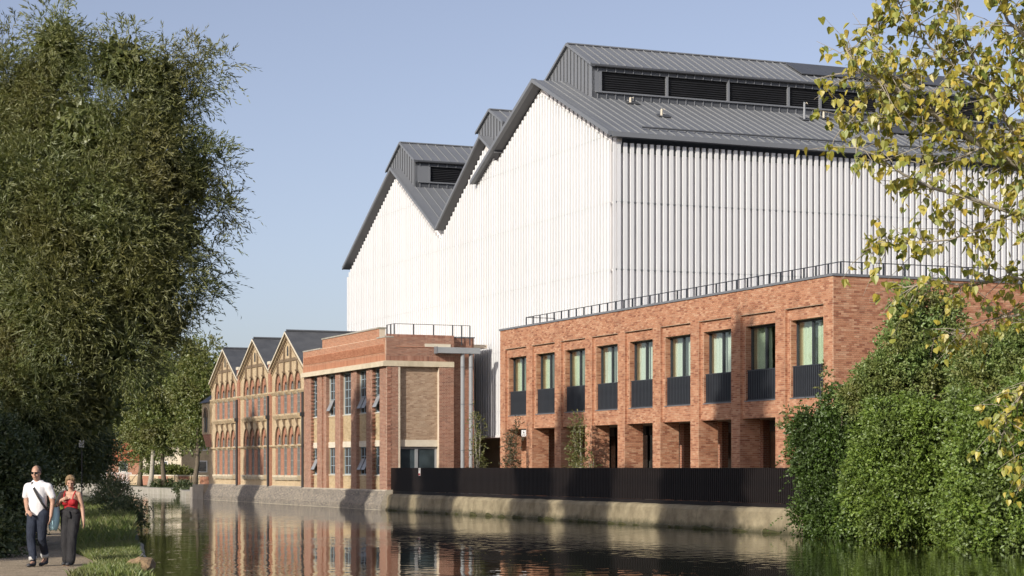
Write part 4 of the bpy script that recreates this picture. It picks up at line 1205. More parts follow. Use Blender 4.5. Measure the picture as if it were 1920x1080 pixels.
tree('willow_tree', 'huge olive green willow filling the left side above the towpath', (-15.6, 49.5, .6), lobes_px(wil, 47, .9, seed=2), 'leaf_willow',
     28000, .62, 13, .135, .027, r=.42, h=10, limbs=16, up=.45, droop=.38, out=.8, shell=.45, rnd=.45, leafrnd=.42, seed=5, flat=0, core=24000, coreL=.24, clump=420, csize=(.26, .62), cpos=(.85, 1.08))
# hedge and scrub left of the path
hed = [(-40, 900, 110, 120, 0), (30, 830, 70, 80, 4), (110, 830, 70, 70, 14), (20, 960, 45, 70, 3), (170, 845, 35, 55, 22), (-20, 1010, 40, 50, -3)]
tree('towpath_hedge', 'dark overgrown hedge behind the walking couple', (-14.0, 44, .6), lobes_px(hed, 42, 1.0, seed=4), 'leaf_dark',
     9000, .4, 7, .10, .05, r=.15, h=3.5, limbs=6, up=.2, droop=.2, shell=.7, seed=9, core=5000, coreL=.4, cat='hedge')
bsh = [(225, 975, 34, 34, 0), (248, 955, 20, 22, 3), (205, 945, 30, 26, 12), (215, 920, 26, 22, 30)]
tree('bank_bramble', 'low dark bramble on the bank edge overhanging the water', (-14.5, 70, .6), lobes_px(bsh, 72, 1.5, seed=5), 'leaf_dark', 2200, .5, 6, .09, .05, r=.03, limbs=4, up=.3, droop=.35, shell=.45, seed=10, core=500, coreL=.25, cat='bush')

# trees on the far bank
def bank_tree(label, px, Y, ytop, ycr, w, seed, mat='leaf_lime', bark='bark', n=3600):
    p = at(px, 0, Y); base = (p.x, p.y, .5)
    rr = random.Random(seed); L = []
    cy = (ytop + ycr) / 2
    for k in range(13):
        a = rr.uniform(0, 6.28); f = rr.uniform(.1, .75)
        L.append((px + math.cos(a) * w * f, cy + math.sin(a) * (ycr - ytop) * .5 * f, w * rr.uniform(.3, .5), (ycr - ytop) * rr.uniform(.17, .26), rr.uniform(-2.5, 2.5)))
    tree('bank_tree', label, base, lobes_px(L, Y, .9), mat, n, .8, 7, .26, .15, 'trees along the far bank', r=.26, h=at(0, cy, Y).z, limbs=9, bark=bark, up=.35, droop=.25, shell=.45, seed=seed, core=900, coreL=.5, clump=110, csize=(.45, 1.1))
bank_tree('slim pale barked tree at the left end of far bank', 262, 200, 660, 872, 62, 21)
bank_tree('pale grey trunk tree, second from left on far bank', 281, 196, 640, 868, 66, 22, bark='bark_birch')
bank_tree('dark trunk tree in the middle of the far bank', 308, 190, 625, 868, 74, 23)
bank_tree('leaning brown trunk tree beside the turret of the warehouse', 364, 178, 628, 862, 62, 24)
bank_tree('background tree rising behind the warehouse turret', 405, 215, 640, 860, 52, 25)
bank_tree('tall background tree glimpsed left of the far bank', 205, 230, 640, 890, 66, 26, mat='leaf_dark')

# out of the picture to the left: the tall trees whose shadows fall across the water on the fronts
def shade_tree(label, x, z, y, d, wid, hgt, seed, n=6000):
    """tree d metres towards the sun from the point (x, y, z) of the fronts"""
    p = W(x, y, z)
    tp = p + Vector((SUN_TO.x, SUN_TO.y, math.tan(R(S_ELEV)))) * d
    rr = random.Random(seed); L = []
    zt = tp.z
    for k in range(14):
        f = k / 13
        zz = zt - hgt * .08 - f * hgt * .8
        ww = wid * (.5 + .5 * math.sin(min(1, f * 1.15 + .12) * math.pi * .62))
        L.append((tp.x + rr.uniform(-.5, .5) * ww, tp.y + rr.uniform(-.5, .5) * ww, zz, ww * .62, ww * .62, hgt * .11))
    tree('towpath_tree', label, (tp.x, tp.y, .6), L, 'leaf_dark', n, 1.0, 7, .40, .24, 'trees on the towpath out of view', r=.35, h=zt - 2, limbs=12, up=.3, droop=.2, shell=.35, seed=seed, core=n // 3, coreL=.7)
shade_tree('tall tree out of view whose shadow falls on the last three windows', -9.6, 7.8, 3, 46, 2.7, 21, 31)
shade_tree('slender tree out of view whose shadow falls below the third window', -26.3, 5.6, 3, 50, 1.5, 21, 32)
shade_tree('tree out of view whose shadow falls between the old piers', -49.8, 6.1, .3, 34, 1.6, 17, 33)
shade_tree('tree out of view whose shadow falls on the middle gabled warehouse', -73.9, 5.2, .3, 36, 1.9, 16, 34)
shade_tree('tree out of view whose shadow falls on the corner turret', -86.8, 7.6, .3, 36, 2.0, 17, 35)
shade_tree('tree out of view whose shadow falls on the fence below the duct', -37.0, 2.9, .5, 42, 3.4, 17, 36)
shade_tree('tree out of view whose shadow falls on the fence middle', -19.0, 2.7, .5, 44, 2.6, 17, 37)
shade_tree('tree out of view whose shadow falls at the left end of the fence', -43.2, 2.6, .5, 40, 1.1, 16, 38)


# trees to the left of the picture that shade the hedge and the foot of the willow
for lab, x, y, zt, wd, sd in (('broad tree out of view shading the towpath hedge', -22.5, 33.5, 9.0, 3.0, 71), ('bushy tree out of view shading the grass verge', -20.5, 29.5, 11.5, 2.4, 73)):
    rr = random.Random(sd)
    tree('towpath_tree', lab, (x, y, .6), [(x + rr.uniform(-2, 2), y + rr.uniform(-2, 2), zt - 1 - k * .55, wd * rr.uniform(.5, .8), wd * rr.uniform(.5, .8), 1.5) for k in range(13)], 'leaf_dark', 4200, 1.0, 7, .36, .22, 'trees on the towpath out of view', r=.35, h=zt - 2, limbs=12, up=.3, droop=.2, shell=.35, seed=sd, core=1500, coreL=.6)
# right-hand bank: ivy mounds, a maple, elder
iv1 = [(1560, 800, 62, 62, 0), (1530, 850, 45, 70, 0), (1590, 880, 70, 80, 0), (1545, 940, 50, 55, 0), (1600, 960, 60, 50, 0), (1620, 780, 50, 45, 1), (1525, 975, 40, 40, .6), (1590, 990, 50, 30, -1.0), (1620, 930, 50, 70, -1.0), (1625, 1000, 45, 24, -1.8), (1560, 1000, 50, 20, -.2)]
tree('ivy_mound', 'rounded ivy covered bush at the right end of the black fence', tuple(W(1.6, .6, .4)), lobes_px(iv1, 68.3, .7, seed=6, jit=.7), 'leaf_ivy_shaded', 10000, .34, 8, .105, .075, r=.08, limbs=0, up=.25, droop=.3, shell=.5, rnd=.5, seed=41, flat=.5, core=6500, coreL=.25, clump=120, csize=(.32, .7), cpos=(.92, 1.18), cat='bush', sprays=170)
iv2 = [(1690, 820, 80, 70, 0), (1660, 890, 75, 75, -.5), (1740, 900, 80, 80, -1), (1700, 960, 80, 55, -1), (1790, 850, 70, 75, 0), (1640, 960, 50, 40, -.5), (1790, 960, 70, 55, -1.5), (1740, 800, 60, 50, .8), (1650, 1003, 55, 26, -.8), (1730, 1010, 60, 28, -1.4), (1810, 1018, 60, 28, -2), (1650, 850, 40, 60, 1), (1830, 920, 50, 80, -1.5), (1835, 1000, 50, 40, -2.5), (1680, 1015, 70, 20, -1)]
tree('ivy_thicket', 'large sunlit ivy thicket spilling down to the water', tuple(W(6.4, .8, .4)), lobes_px(iv2, 64.1, .7, seed=7, jit=.9), 'leaf_ivy', 17000, .34, 8, .105, .075, r=.08, limbs=0, up=.25, droop=.35, shell=.5, rnd=.5, seed=42, flat=.5, core=9000, coreL=.25, clump=170, csize=(.32, .75), cpos=(.92, 1.18), cat='bush', sprays=170)
iv3 = [(1870, 850, 75, 75, 0), (1900, 930, 70, 70, -.5), (1850, 960, 60, 55, -.5), (1950, 880, 80, 110, 0), (1880, 780, 60, 55, .8), (1960, 780, 70, 90, 0), (1890, 1000, 50, 30, -1), (1860, 1022, 60, 26, -1), (1930, 1030, 60, 28, -2), (1820, 900, 50, 70, 1), (1830, 800, 50, 50, 1.5), (1810, 760, 40, 40, 2)]
tree('bramble_thicket', 'leafy thicket at the right edge beneath the yellow poplar', tuple(W(11.6, .8, .4)), lobes_px(iv3, 59.3, .7, seed=8, jit=.9), 'leaf_ivy', 12000, .36, 8, .12, .085, r=.08, limbs=0, up=.25, droop=.35, shell=.5, seed=43, flat=.5, core=7000, coreL=.25, clump=140, csize=(.32, .75), cpos=(.92, 1.18), cat='bush', sprays=170)
mp = [(1715, 590, 42, 50, 0), (1745, 640, 48, 50, .4), (1700, 660, 45, 50, -.4), (1765, 700, 50, 45, .3), (1720, 730, 60, 45, 0), (1770, 590, 30, 34, .4), (1735, 545, 20, 22, 0), (1660, 720, 30, 30, 0), (1800, 740, 50, 45, 0), (1690, 610, 22, 24, 0)]
tree('maple_tree', 'young green maple rising above the ivy in front of the end wall', tuple(W(4.4, 2.6, .86)), lobes_px(mp, 68.0, .9, seed=9), 'leaf_maple', 4200, .45, 8, .125, .085, r=.10, limbs=7, up=.45, droop=.2, shell=.4, seed=44, flat=.4, core=900, coreL=.2, clump=150, csize=(.2, .4))
el = [(1645, 720, 40, 45, 0), (1620, 750, 35, 30, 0), (1665, 690, 24, 30, 0), (1600, 745, 22, 20, .4), (1850, 700, 60, 60, -1), (1900, 690, 60, 70, -1)]
tree('elder_bush', 'dusky elder shrub between the ivy mound and the maple', tuple(W(3.0, 1.4, .86)), lobes_px(el[:4], 67.5, .9, seed=10), 'leaf_maple', 1800, .4, 8, .11, .06, r=.06, limbs=3, up=.4, droop=.25, shell=.5, seed=45, core=500, coreL=.25, cat='bush')
tree('hawthorn_tree', 'dense hedgerow tree behind poplar branches at right edge', tuple(W(9.4, 2.2, .86)), lobes_px(el[4:] + [(1960, 640, 60, 70, -1), (1840, 760, 60, 50, -1)], 63.5, .9, seed=11), 'leaf_maple', 4000, .4, 8, .115, .07, r=.1, limbs=8, up=.4, droop=.25, shell=.5, seed=46, core=1500, coreL=.25, clump=120, csize=(.2, .45))
vine = [(1548, 715, 7, 26, 0), (1556, 735, 10, 14, 0), (1470, 800, 8, 12, 0), (1478, 775, 6, 10, 0), (1488, 825, 8, 14, 0)]
tree('creeper', 'wispy creeper stems reaching up from ivy over the end balcony', tuple(W(1.0, .8, .86)), lobes_px(vine, 69.5, 1, seed=12), 'leaf_sapling', 90, .25, 6, .13, .07, r=.02, h=4.2, limbs=0, trunk=False, up=.6, droop=.3, shell=.2, seed=47, cat='plant')

# saplings between the fence and the fronts
def sapling(label, px, ytop, seed, mat, y=1.9, n=130, stems=3, spread=14, bark='bark_birch', L=.10):
    rr = random.Random(seed)
    k = (px - 960) / FPX
    x = -(SO.x + .9231 * y - SO.y * k - .3846 * k * y) / (.3846 + .9231 * k)
    b = W(x, y, .86); Y = b.y
    t = thing('sapling', label, 'sapling', tuple(b), 'saplings behind the fence', site=False)
    lobes = []
    m = MB(b)
    for s in range(stems):
        tx = px + rr.uniform(-spread, spread); ty = ytop + rr.uniform(0, 25) * s
        q = at(tx, ty, Y + rr.uniform(-.4, .4)); mid = b.lerp(q, .5) + Vector((rr.uniform(-.1, .1), rr.uniform(-.1, .1), 0))
        m.tube([b, mid, q], [.03, .02, .006], 5)
        for i in range(7):
            f = .3 + .68 * i / 6; c = b.lerp(q, f)
            d = Vector((rr.uniform(-1, 1), rr.uniform(-1, 1), .7)).normalized() * rr.uniform(.3, .6) * (1.25 - f)
            m.tube([c, c + d], [.009, .003], 4)
            lobes.append((c.x + d.x * .7, c.y + d.y * .7, c.z + d.z * .7, .22, .22, .26))
    m.build('stem', bark, t)
    crown('leaves', t, mat, tuple(b), lobes, n, .3, 6, L, L * .6, up=.4, droop=.2, shell=.2, seed=seed)
sapling('thin birch sapling beside the grey downpipes', 893, 770, 51, 'leaf_sapling', 2.4, 200, 5, 10)
sapling('dark purplish sapling at the left end of the colonnade', 957, 795, 52, 'leaf_purple', 1.9, 260, 3, 12, 'bark')
sapling('leafy green sapling in front of the third bay', 1085, 785, 53, 'leaf_sapling', 1.9, 340, 4, 16)
sapling('short sapling sprouting right of the third bay', 1107, 862, 54, 'leaf_sapling', 1.6, 70, 2, 8)

# ------------------------------------------------------------------ yellow poplar close on the right
def poplar():
    rr = random.Random(77)
    base = Vector((7.0, 17.6, .6))
    t = thing('poplar_tree', 'autumn poplar with yellow green heart shaped leaves in the foreground', 'tree', tuple(base), site=False)
    br = MB(base); br.smooth = True
    D = 17.0
    def path(pts, r0, r1, dd=(0, 0)):
        P = [at(x, y, D + dd[0] + (dd[1] - dd[0]) * i / (len(pts) - 1)) for i, (x, y) in enumerate(pts)]
        n = len(P); br.tube(P, [r0 + (r1 - r0) * i / (n - 1) for i in range(n)], 7); return P
    # trunk out of view
    br.tube([base - Vector((0, 0, .1)), base + Vector((.05, 0, 2)), base + Vector((-.1, .1, 4.2)), base + Vector((.1, -.1, 7.5))], [.17, .14, .11, .05], 9)
    limbs = [
        ([(2480, 560), (2200, 470), (1990, 360), (1920, 318), (1845, 275), (1780, 238), (1720, 190), (1660, 160), (1610, 130), (1585, 90)], .042, .006, (.6, -.4)),
        ([(1780, 238), (1715, 172), (1665, 140), (1640, 90), (1650, 30)], .016, .004, (0, .3)),
        ([(2450, 450), (2150, 400), (1985, 330), (1915, 265), (1880, 215), (1850, 160), (1825, 110), (1800, 55), (1790, -10)], .040, .008, (.4, .5)),
        ([(1850, 160), (1800, 130), (1745, 90), (1700, 40), (1680, -10)], .014, .004, (.4, .1)),
        ([(2350, 300), (2080, 160), (1950, 90), (1890, 40), (1860, -30)], .03, .008, (.2, -.4)),
        ([(2450, 640), (2150, 560), (1990, 450), (1900, 400), (1820, 372), (1745, 352), (1690, 325), (1640, 290), (1600, 275)], .026, .004, (-.2, -.9)),
        ([(1900, 400), (1840, 430), (1780, 450), (1720, 455), (1650, 460), (1618, 470)], .011, .003, (-.3, -.7)),
        ([(2400, 720), (2120, 640), (1980, 540), (1900, 520), (1820, 535), (1750, 530), (1690, 540)], .022, .004, (.1, .6)),
        ([(2380, 800), (2100, 700), (1970, 610), (1910, 590), (1850, 600), (1790, 640)], .018, .003, (.3, .8)),
        ([(2200, 470), (2010, 300), (1930, 230), (1900, 150), (1890, 60)], .02, .006, (.2, .2)),
        ([(1845, 275), (1790, 300), (1740, 310), (1700, 300)], .008, .003, (0, .2)),
        ([(1720, 190), (1690, 215), (1640, 225), (1600, 228), (1575, 232)], .007, .002, (0, -.3)),
        ([(2120, 640), (1990, 680), (1930, 720), (1890, 780), (1870, 850)], .014, .003, (.2, .5)),
        ([(2100, 700), (2000, 760), (1950, 830), (1920, 900)], .012, .003, (.2, .5)),
    ]
    pts_leaf = []
    for k, (pp, r0, r1, dd) in enumerate(limbs):
        P = path(pp, r0, r1, dd)
        # twigs along the visible part
        for a, b in zip(P[:-1], P[1:]):
            seg = (b - a).length
            if (a.x / a.y * FPX + 960) > 2150: continue
            for j in range(max(1, int(seg / (.017 if k in (0, 1, 2, 3, 4, 9) else .029)))):
                o = a.lerp(b, rr.random())
                d = ((b - a).normalized() * .55 + Vector((rr.gauss(0, 1), rr.gauss(0, 1), rr.gauss(.1, .8))).normalized()).normalized()
                ln = rr.uniform(.14, .50)
                e = o + d * ln + Vector((0, 0, -.10 * ln)); mid = o.lerp(e, .5) + Vector((rr.gauss(0, .02), rr.gauss(0, .02), .02))
                br.tube([o, mid, e], [.0045, .003, .0015], 4, cap=False)
                m = rr.randint(3, 7)
                for q in range(m):
                    f = rr.uniform(.35, 1.05)
                    c = (o.lerp(mid, f * 2) if f < .5 else mid.lerp(e, min(1.05, f * 2 - 1)))
                    pts_leaf.append(c)
    br.build('branches', 'bark_pale', t)
    # heart shaped leaves
    hp = [(0, 0), (.30, -.06), (.47, .16), (.40, .42), (.20, .74), (0, 1.0), (-.20, .74), (-.40, .42), (-.47, .16), (-.30, -.06)]
    def leafmesh(i):
        q = random.Random(i); v = [(0, .30, -.05)]; fold = q.uniform(.06, .2)
        for (x, y) in hp: v.append((x + q.uniform(-.02, .02), y, abs(x) * fold * 2 - .12 * y * y + q.uniform(-.02, .02)))
        f = [(0, 1 + k, 1 + (k + 1) % len(hp)) for k in range(len(hp))]
        return v, f
    shapes = [leafmesh(i) for i in range(4)]
    meshes = []
    for v, f in shapes:
        me = bpy.data.meshes.new('leaf'); me.from_pydata(v, [], f); me.update(); me.materials.append(MATS['leaf_poplar'])
        me.polygons.foreach_set('use_smooth', np.zeros(len(me.polygons), dtype=bool)); meshes.append(me)
    items = []
    for c in pts_leaf:
        s = rr.uniform(.048, .078)
        # blades hang from long stalks, faces turned all ways
        rot = Matrix.Rotation(rr.uniform(0, 6.283), 4, 'Z') @ Matrix.Rotation(R(rr.uniform(-150, -35)), 4, 'X') @ Matrix.Rotation(rr.uniform(-.8, .8), 4, 'Y')
        off = Vector((rr.gauss(0, .018), rr.gauss(0, .018), rr.gauss(-.02, .02)))
        items.append((c + off, rot, s, rr.randrange(4)))
    def score(it):
        p = it[0]; x = p.x / p.y * FPX + 960; y = HORIZON - (p.z - CAM_Z) / p.y * FPX
        return it[2] / p.y if (0 < x < 1910 and 5 < y < 1080) else -1
    order = sorted(range(len(items)), key=lambda i: -score(items[i]))
    own = set(order[:300])
    V = []; F = []; n0 = 0
    for i, (p, rot, s, k) in enumerate(items):
        if i in own:
            o = link('leaf', meshes[k], None, t, loc=p - base, rot=rot.to_euler(), scale=(s, s, s))
        else:
            v, f = shapes[k]
            M = np.array(rot.to_3x3()) * s
            V.append(np.array(v) @ M.T + np.array(p - base)); F.append(np.array(f) + n0); n0 += len(v)
    link('foliage', npmesh('foliage', np.concatenate(V), np.concatenate(F)), 'leaf_poplar', t, 'stuff')
    return len(items)
poplar()

# ------------------------------------------------------------------ grass on the towpath verge
def grass():
    rng = np.random.default_rng(3)
    pts = []
    def scatter(poly, n, hmin, hmax):
        poly = np.array(poly); lo, hi = poly.min(0), poly.max(0)
        p = rng.uniform(lo, hi, (n * 3, 2)); ins = np.zeros(len(p), bool)
        j = len(poly) - 1
        for i in range(len(poly)):
            c = ((poly[i, 1] > p[:, 1]) != (poly[j, 1] > p[:, 1])) & (p[:, 0] < (poly[j, 0] - poly[i, 0]) * (p[:, 1] - poly[i, 1]) / (poly[j, 1] - poly[i, 1] + 1e-9) + poly[i, 0])
            ins ^= c; j = i
        p = p[ins][:n]
        return p, rng.uniform(hmin, hmax, len(p))
    sets = [scatter([(-7.0, 31.5), (-5.6, 31.4), (-6.05, 32.3), (-6.7, 36), (-8.6, 45.7), (-9.25, 42), (-7.4, 36)], 22000, .05, .17),
            scatter([(-8.5, 45), (-9.3, 42), (-14.0, 62), (-21, 92), (-18, 93), (-13.2, 70)], 16000, .10, .34),
            scatter([(-9.8, 36), (-11.4, 42), (-13.5, 45), (-12, 36), (-10, 31), (-8.5, 31)], 5000, .06, .2)]
    p = np.concatenate([s[0] for s in sets]); h = np.concatenate([s[1] for s in sets])
    n = len(p); a = rng.uniform(0, 6.283, n); lean = rng.normal(0, .35, (n, 2)) * h[:, None]
    wv = np.stack([np.cos(a), np.sin(a)], 1) * .008
    z = np.full(n, .6)
    v0 = np.column_stack([p - wv, z]); v1 = np.column_stack([p + wv, z]); v2 = np.column_stack([p + lean * .4 + wv * .7, z + h * .6]); v3 = np.column_stack([p + lean, z + h])
    V = np.stack([v0, v1, v2, v3], 1).reshape(-1, 3); i = np.arange(n)[:, None] * 4
    F = np.stack([i + [0, 1, 2], i + [0, 2, 3]], 1).reshape(-1, 3)
    o = link('grass', npmesh('grass', V, F), 'grass_blade', None, 'stuff')
    o['label'] = 'grass growing on the verge between towpath and water'; o['category'] = 'grass'
grass()
# ================================================================== far bank, small things, people
def far_bank():
    # quay edge of pale coping stones along the far bank
    t = thing('far_quay_edge', 'pale stone coping along the far bank under the trees', 'wall', (-27.6, 168, 0), site=False)
    pts = [W(-92.5, .3), Vector((-27.7, 167.5, 0)), Vector((-41.3, 206, 0)), Vector((-58, 252, 0))]
    k = 0
    for a, b in zip(pts[:-1], pts[1:]):
        L = (b - a).length; d = (b - a) / L; nrm = Vector((d.y, -d.x, 0)); n = max(1, int(L / 3.1))
        for i in range(n):
            p = a + d * (L * i / n + .03); q = a + d * (L * (i + 1) / n - .03)
            o = nrm * .9; z1 = .22 + random.uniform(-.03, .03)
            m = MB(t.base); f = -nrm * .15
            vs = [p + f, q + f, q + o, p + o]
            m.add([(v.x, v.y, -.6) for v in vs] + [(v.x, v.y, z1 + .32) for v in vs], [(0, 1, 5, 4), (1, 2, 6, 5), (2, 3, 7, 6), (3, 0, 4, 7), (4, 5, 6, 7)])
            m.build('coping_block', 'coping_stone', t)
    g = sheet('bank_lawn', [(-24.3, 158), (-27.2, 168), (-40.9, 206), (-57.5, 252), (-50, 256), (-33, 212), (-18, 190), (-16, 160)], .52, 'soil_grass')
    # brick garden wall
    t = thing('garden_wall', 'low brick garden wall with stone cap behind the far bank trees', 'wall', (-36, 212, .5), site=False)
    a, b = at(243, 0, 214), at(395, 0, 196)
    d = (b - a); d.z = 0; L = d.length; d.normalize()
    for i in range(8):
        p = a + d * (L * i / 8); q = a + d * (L * (i + 1) / 8 - .05); nr = Vector((-d.y, d.x, 0)) * .3
        for nm, z0, z1, e, mt in (('wall_bay', .5, 1.5, 0, 'far_red' if i % 2 else 'far_stock'), ('cap', 1.5, 1.62, .06, 'stone_pale')):
            m = MB(t.base); vs = [p - nr * e, q - nr * e, q + nr, p + nr]
            m.add([(v.x, v.y, z0) for v in vs] + [(v.x, v.y, z1) for v in vs], [(0, 1, 5, 4), (1, 2, 6, 5), (2, 3, 7, 6), (3, 0, 4, 7), (4, 5, 6, 7)])
            m.build(nm, mt, t)
    # white railing
    t = thing('white_railing', 'white metal railing at the far end of the canal', 'railing', (-46, 232, .6), site=False)
    a, b = at(190, 0, 236), at(246, 0, 224)
    me = MB().box(-.035, .035, -.03, .03, 0, 1.3).mesh('post'); me.materials.append(MATS['white_paint'])
    for i in range(29):
        p = a.lerp(b, i / 28)
        link('post', me, None, t, loc=(p.x - t.base.x, p.y - t.base.y,   .5 - t.base.z), scale=(1 if i % 4 == 0 else .45, 1, 1))
    for z in (.7, 1.76):
        MB(t.base).tube([(a.x, a.y, z), (b.x, b.y, z)], .045, 6).build('rail', 'white_paint', t)
    # houses behind
    def house(label, px0, px1, Y, zwall, zridge, wm, rm, depth=9):
        a, b = at(px0, 0, Y), at(px1, 0, Y); base = ((a.x + b.x) / 2, Y, .5)
        t = thing('house', label, 'house', base, 'houses beyond the far bank', site=False)
        m = MB(base); m.box(a.x, b.x, Y, Y + depth, .5, zwall); m.build('wall', wm, t)
        m = MB(base); m.prismx([(Y - .4, zwall), (Y + depth + .4, zwall), (Y + depth / 2, zridge)], a.x - .3, b.x + .3); m.build('roof', rm, t)
        n = max(1, int((b.x - a.x) / 3))
        for i in range(n):
            x = a.x + (b.x - a.x) * (i + .5) / n
            for z in ((1.8, 3.2),) + (((4.4, 5.7),) if zwall > 6 else ()):
                w_ = link('window', MB(base).box(x - .55, x + .55, Y - .04, Y + .02, z[0], z[1]).mesh('window'), 'white_paint', t)
                MB(base).box(x - .45, x + .45, Y - .06, Y - .045, z[0] + .1, z[1] - .1).build('pane', 'glass_old', w_)
    surf('tile_red', (0.36, 0.11, 0.05), (0.28, 0.085, 0.04), 3, .85, .02, fine=12)
    house('house with a steep red tiled roof beyond the white railing', 200, 262, 252, 3.2, 7.6, 'far_red', 'tile_red')
    house('cream rendered house seen between the far bank trunks', 268, 345, 250, 6.8, 9.5, 'stone_pale', 'slate')
    house('yellow brick house half hidden beside the warehouse turret', 340, 420, 240, 6.5, 9.3, 'far_stock', 'slate')
    hg = [(305, 884, 22, 9, 0), (325, 883, 18, 9, 0), (290, 886, 16, 8, 0), (345, 886, 14, 7, 0)]
    tree('clipped_hedge', 'clipped green hedge above the garden wall on far bank', tuple(at(312, 900, 218).xy) + (.5,), lobes_px(hg, 218, .8), 'leaf_lime', 700, .4, 6, .25, .16, trunk=False, shell=.6, core=400, coreL=.5, seed=61, cat='hedge')
    bk = [(130, 820, 110, 80, 0), (230, 800, 80, 70, 20), (60, 780, 130, 110, 0), (330, 800, 70, 60, 30), (420, 800, 60, 60, 20), (270, 760, 60, 60, 25)]
    tree('woodland_backdrop', 'dark trees closing the view behind the far houses', tuple(at(200, 0, 300).xy) + (.5,), lobes_px(bk, 300, .5), 'leaf_dark', 5000, 1.2, 6, .6, .35, r=.3, shell=.5, core=3000, coreL=1.4, seed=62, cat='trees')
    # shrubs on the bank
    sh = [(298, 910, 12, 8, 0), (318, 908, 10, 6, 0), (345, 915, 16, 10, -4), (352, 926, 12, 9, -6)]
    tree('waterside_shrub', 'small dark shrub at the end of the far bank coping', tuple(at(345, 0, 170).xy) + (.5,), lobes_px(sh[2:], 172, 1), 'leaf_dark', 300, .4, 6, .2, .1, r=.03, limbs=2, shell=.5, core=120, coreL=.3, seed=63, cat='bush')
    tree('trunk_shrub', 'low dark shrub at the foot of the middle far bank tree', tuple(at(308, 0, 190).xy) + (.5,), lobes_px(sh[:2], 190, 1), 'leaf_dark', 260, .4, 6, .2, .1, r=.03, limbs=2, shell=.5, core=100, coreL=.3, seed=64, cat='bush')
far_bank()

def small_things():
    # coping stones on the near bank
    rr = random.Random(5)
    a, b = Vector((-6.55, 35.4, 0)), Vector((-8.6, 46, 0)); d = (b - a).normalized(); L = (b - a).length
    pos = 0.0; names = iter(['nearest', 'second nearest', 'third nearest', 'fourth nearest', 'fifth nearest', 'sixth nearest', 'seventh nearest', 'eighth nearest', 'ninth nearest', 'tenth nearest'])
    while pos < L - .5:
        ln = rr.uniform(.9, 1.3)
        p = a + d * pos; q = a + d * min(L, pos + ln - .03); nr = Vector((d.y, -d.x, 0))
        base = (p.x, p.y, .2)
        t = thing('coping_stone', next(names) + ' worn coping stone along the towpath edge', 'stone', base, 'coping stones of the towpath', site=False)
        m = MB(base); z1 = .615 + rr.uniform(-.02, .02)
        w0, w1 = -.30 + rr.uniform(-.03, .03), .08 + rr.uniform(-.04, .04)
        ring = [(w0, .3), (w1, .3), (w1 + .01, z1 - .05), (w1 - .05, z1), (w0 + .03, z1)]
        vs = [tuple(e + nr * u + Vector((0, 0, z))) for e in (p, q) for (u, z) in ring]
        m.add(vs, [(0, 1, 2, 3, 4), (9, 8, 7, 6, 5)] + [(i, i + 5, (i + 1) % 5 + 5, (i + 1) % 5) for i in range(5)])
        m.build('stone_block', 'coping_stone', t)
        pos += ln
    # tan boulder at the water's edge
    import bmesh
    bm = bmesh.new(); bmesh.ops.create_icosphere(bm, subdivisions=3, radius=1)
    for v in bm.verts:
        n = mnoise.noise(v.co * 1.6) * .25 + mnoise.noise(v.co * 4) * .08
        v.co = Vector((v.co.x * .26, v.co.y * .24, v.co.z * .15)) * (1 + n)
    me = bpy.data.meshes.new('boulder'); bm.to_mesh(me); bm.free()
    surf('boulder_tan', (0.36, 0.25, 0.14), (0.22, 0.15, 0.085), 6, .95, .02)
    o = link('boulder', me, 'boulder_tan'); p = at(267, 1074, 34.5); o.location = (p.x, p.y, .66)
    tag(o, 'tan boulder on the grass verge at the bottom edge', 'rock')
    # towpath notice
    p = at(153, 832, 52)
    t = thing('notice_sign', 'small white notice on a dark post among the willow leaves', 'sign', (p.x, p.y, .6), site=False)
    MB(t.base).tube([(p.x, p.y + .03, .6), (p.x, p.y + .03, p.z + .08)], .016, 6).build('post', 'black_pipe', t)
    MB(t.base).box(p.x - .065, p.x + .065, p.y - .02, p.y, p.z - .09, p.z + .09).build('panel', 'white_paint', t)
    for dz in (-.045, .028): MB(t.base).box(p.x - .05, p.x + .05, p.y - .024, p.y - .0205, p.z + dz - .008, p.z + dz + .008).build('lettering', 'grey_steel', t)
small_things()

def floating_leaves():
    rng = np.random.default_rng(8); n = 420
    x = np.concatenate([rng.uniform(-30, 14, n // 2), rng.uniform(2, 16, n // 2)]); y = np.concatenate([rng.uniform(-26, -.3, n // 2), -np.abs(rng.normal(0, 3.5, n // 2)) - 1.0])
    P = np.array([tuple(W(a, b, .006)) for a, b in zip(x, y)])
    d = unit(np.column_stack([rng.normal(size=(n, 2)), np.zeros(n)])); L = rng.uniform(.04, .08, n)[:, None]
    sd = np.column_stack([-d[:, 1], d[:, 0], np.zeros(n)]) * L * .35
    V = np.stack([P, P + d * L * .4 + sd, P + d * L + np.array([0, 0, .004]), P + d * L * .4 - sd], 1).reshape(-1, 3); i = np.arange(n)[:, None] * 4
    o = link('floating_leaves', npmesh('floating_leaves', V, np.concatenate([i + [0, 1, 2], i + [0, 2, 3]])), 'leaf_poplar', None, 'stuff')
    tag(o, 'fallen yellow leaves floating on the canal', 'leaves')
floating_leaves()

